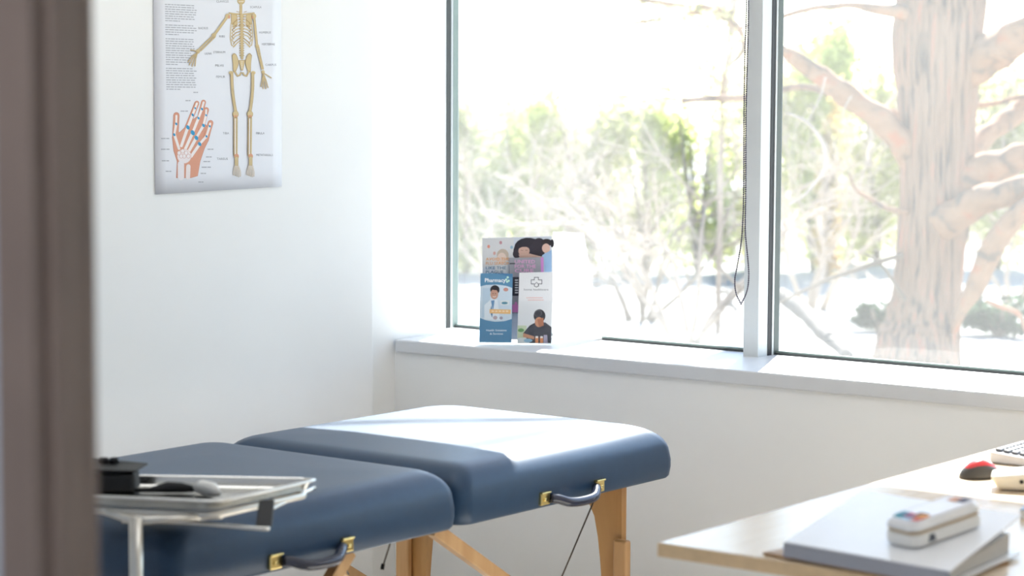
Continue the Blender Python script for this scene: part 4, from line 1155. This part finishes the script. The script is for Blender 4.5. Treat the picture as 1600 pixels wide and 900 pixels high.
# leafy shrubs
LM = [leaf_mat('leaf_yellow_green', (.48, .54, .17), (.64, .66, .28)), leaf_mat('leaf_green', (.49, .50, .20), (.62, .61, .30)), leaf_mat('leaf_sage', (.50, .52, .28), (.63, .63, .39)),
      leaf_mat('leaf_dark', (.035, .06, .035), (.07, .11, .06)), leaf_mat('leaf_amber', (.55, .36, .12), (.62, .50, .16))]
def leafy(name, px, py, wpx, top, label, mi, n, seed, depth=None, leaf=.05, group='leafy shrubs outside', cat='shrub'):
    rg = random.Random(seed)
    depth = depth or (EYE.z-GZ)*FPX/(py-166)
    b = at(px, py, depth); b.z = GZ
    topz = at(px, top, depth).z; H_ = topz-GZ; W_ = wpx*depth/FPX/2
    t = thing(name, label, cat, b, group)
    v, f = [], []
    lumps = [(Vector((rg.uniform(-1, 1)*W_*.7, rg.uniform(-.6, .6)*W_*.6, H_*rg.uniform(.15, .86))), rg.uniform(.22, .42)) for _ in range(16)]
    for i in range(int(n*.62)):
        c, s = lumps[rg.randrange(16)]
        d = Vector((rg.gauss(0, 1), rg.gauss(0, 1), rg.gauss(0, 1))).normalized()*(rg.random()**.4)
        p = b+c+Vector((d.x*W_*s*1.5, d.y*W_*s*1.2, d.z*H_*s*.7))
        if p.z < GZ+.02: p.z = GZ+.02+rg.random()*.1
        u = Vector((rg.gauss(0, 1), rg.gauss(0, 1), rg.gauss(0, .7))).normalized(); w = u.orthogonal().normalized()
        L_ = leaf*rg.uniform(.6, 1.5); k = len(v)
        v += [p-u*L_, p+w*L_*.4, p+u*L_, p-w*L_*.4]; f.append((k, k+1, k+2, k+3))
    me = bpy.data.meshes.new('foliage'); me.from_pydata(v, [], f)
    o = link('foliage', me, LM[mi], t); o['kind'] = 'stuff'
    bm = bmesh.new()
    for i in range(4):
        a_ = i*1.6+seed; bm_tube(bm, [b, b+Vector((math.cos(a_)*W_*.25, math.sin(a_)*W_*.25, H_*.45)), b+Vector((math.cos(a_)*W_*.5, math.sin(a_)*W_*.5, H_*.8))], [.03, .02, .008], 6)
    from_bm('stem', bm, M_twigd, t, True)
    adopt(t)
leafy('leafy_shrub', 730, 425, 150, 165, 'pale green leafy shrub at the left edge of the window', 2, 5200, 21)
leafy('leafy_shrub', 815, 420, 170, 150, 'yellow green leafy shrub above the leaflet holder', 0, 5600, 22)
leafy('leafy_shrub', 915, 425, 170, 125, 'tall green leafy shrub in the middle of the left pane', 1, 6000, 23)
leafy('leafy_shrub', 1010, 420, 150, 150, 'sage green leafy shrub right of the middle of the left pane', 2, 3000, 24)
leafy('leafy_shrub', 1090, 425, 150, 120, 'yellow green leafy shrub beside the bead chain', 0, 2600, 45)
leafy('leafy_shrub', 1185, 420, 140, 110, 'green leafy shrub behind the mullion', 1, 5000, 26)
leafy('leafy_shrub', 1270, 420, 150, 40, 'tall yellow green leafy shrub left of the cedar trunk', 0, 6000, 27)
leafy('leafy_shrub', 1370, 410, 150, 60, 'green leafy shrub just behind the cedar trunk', 1, 6000, 28)
leafy('leafy_shrub', 1560, 415, 160, 60, 'sage leafy shrub right of the cedar trunk', 2, 6000, 29)
leafy('leafy_shrub', 1292, 436, 46, 150, 'amber leaved shrub left of the cedar trunk', 4, 900, 30)
leafy('low_shrub', 1374, 514, 72, 474, 'low dark green shrub at the left foot of the cedar', 3, 1500, 31, leaf=.025, group='low dark shrubs outside')
leafy('low_shrub', 1560, 520, 120, 464, 'low dark green shrub right of the cedar trunk foot', 3, 2200, 32, leaf=.025, group='low dark shrubs outside')
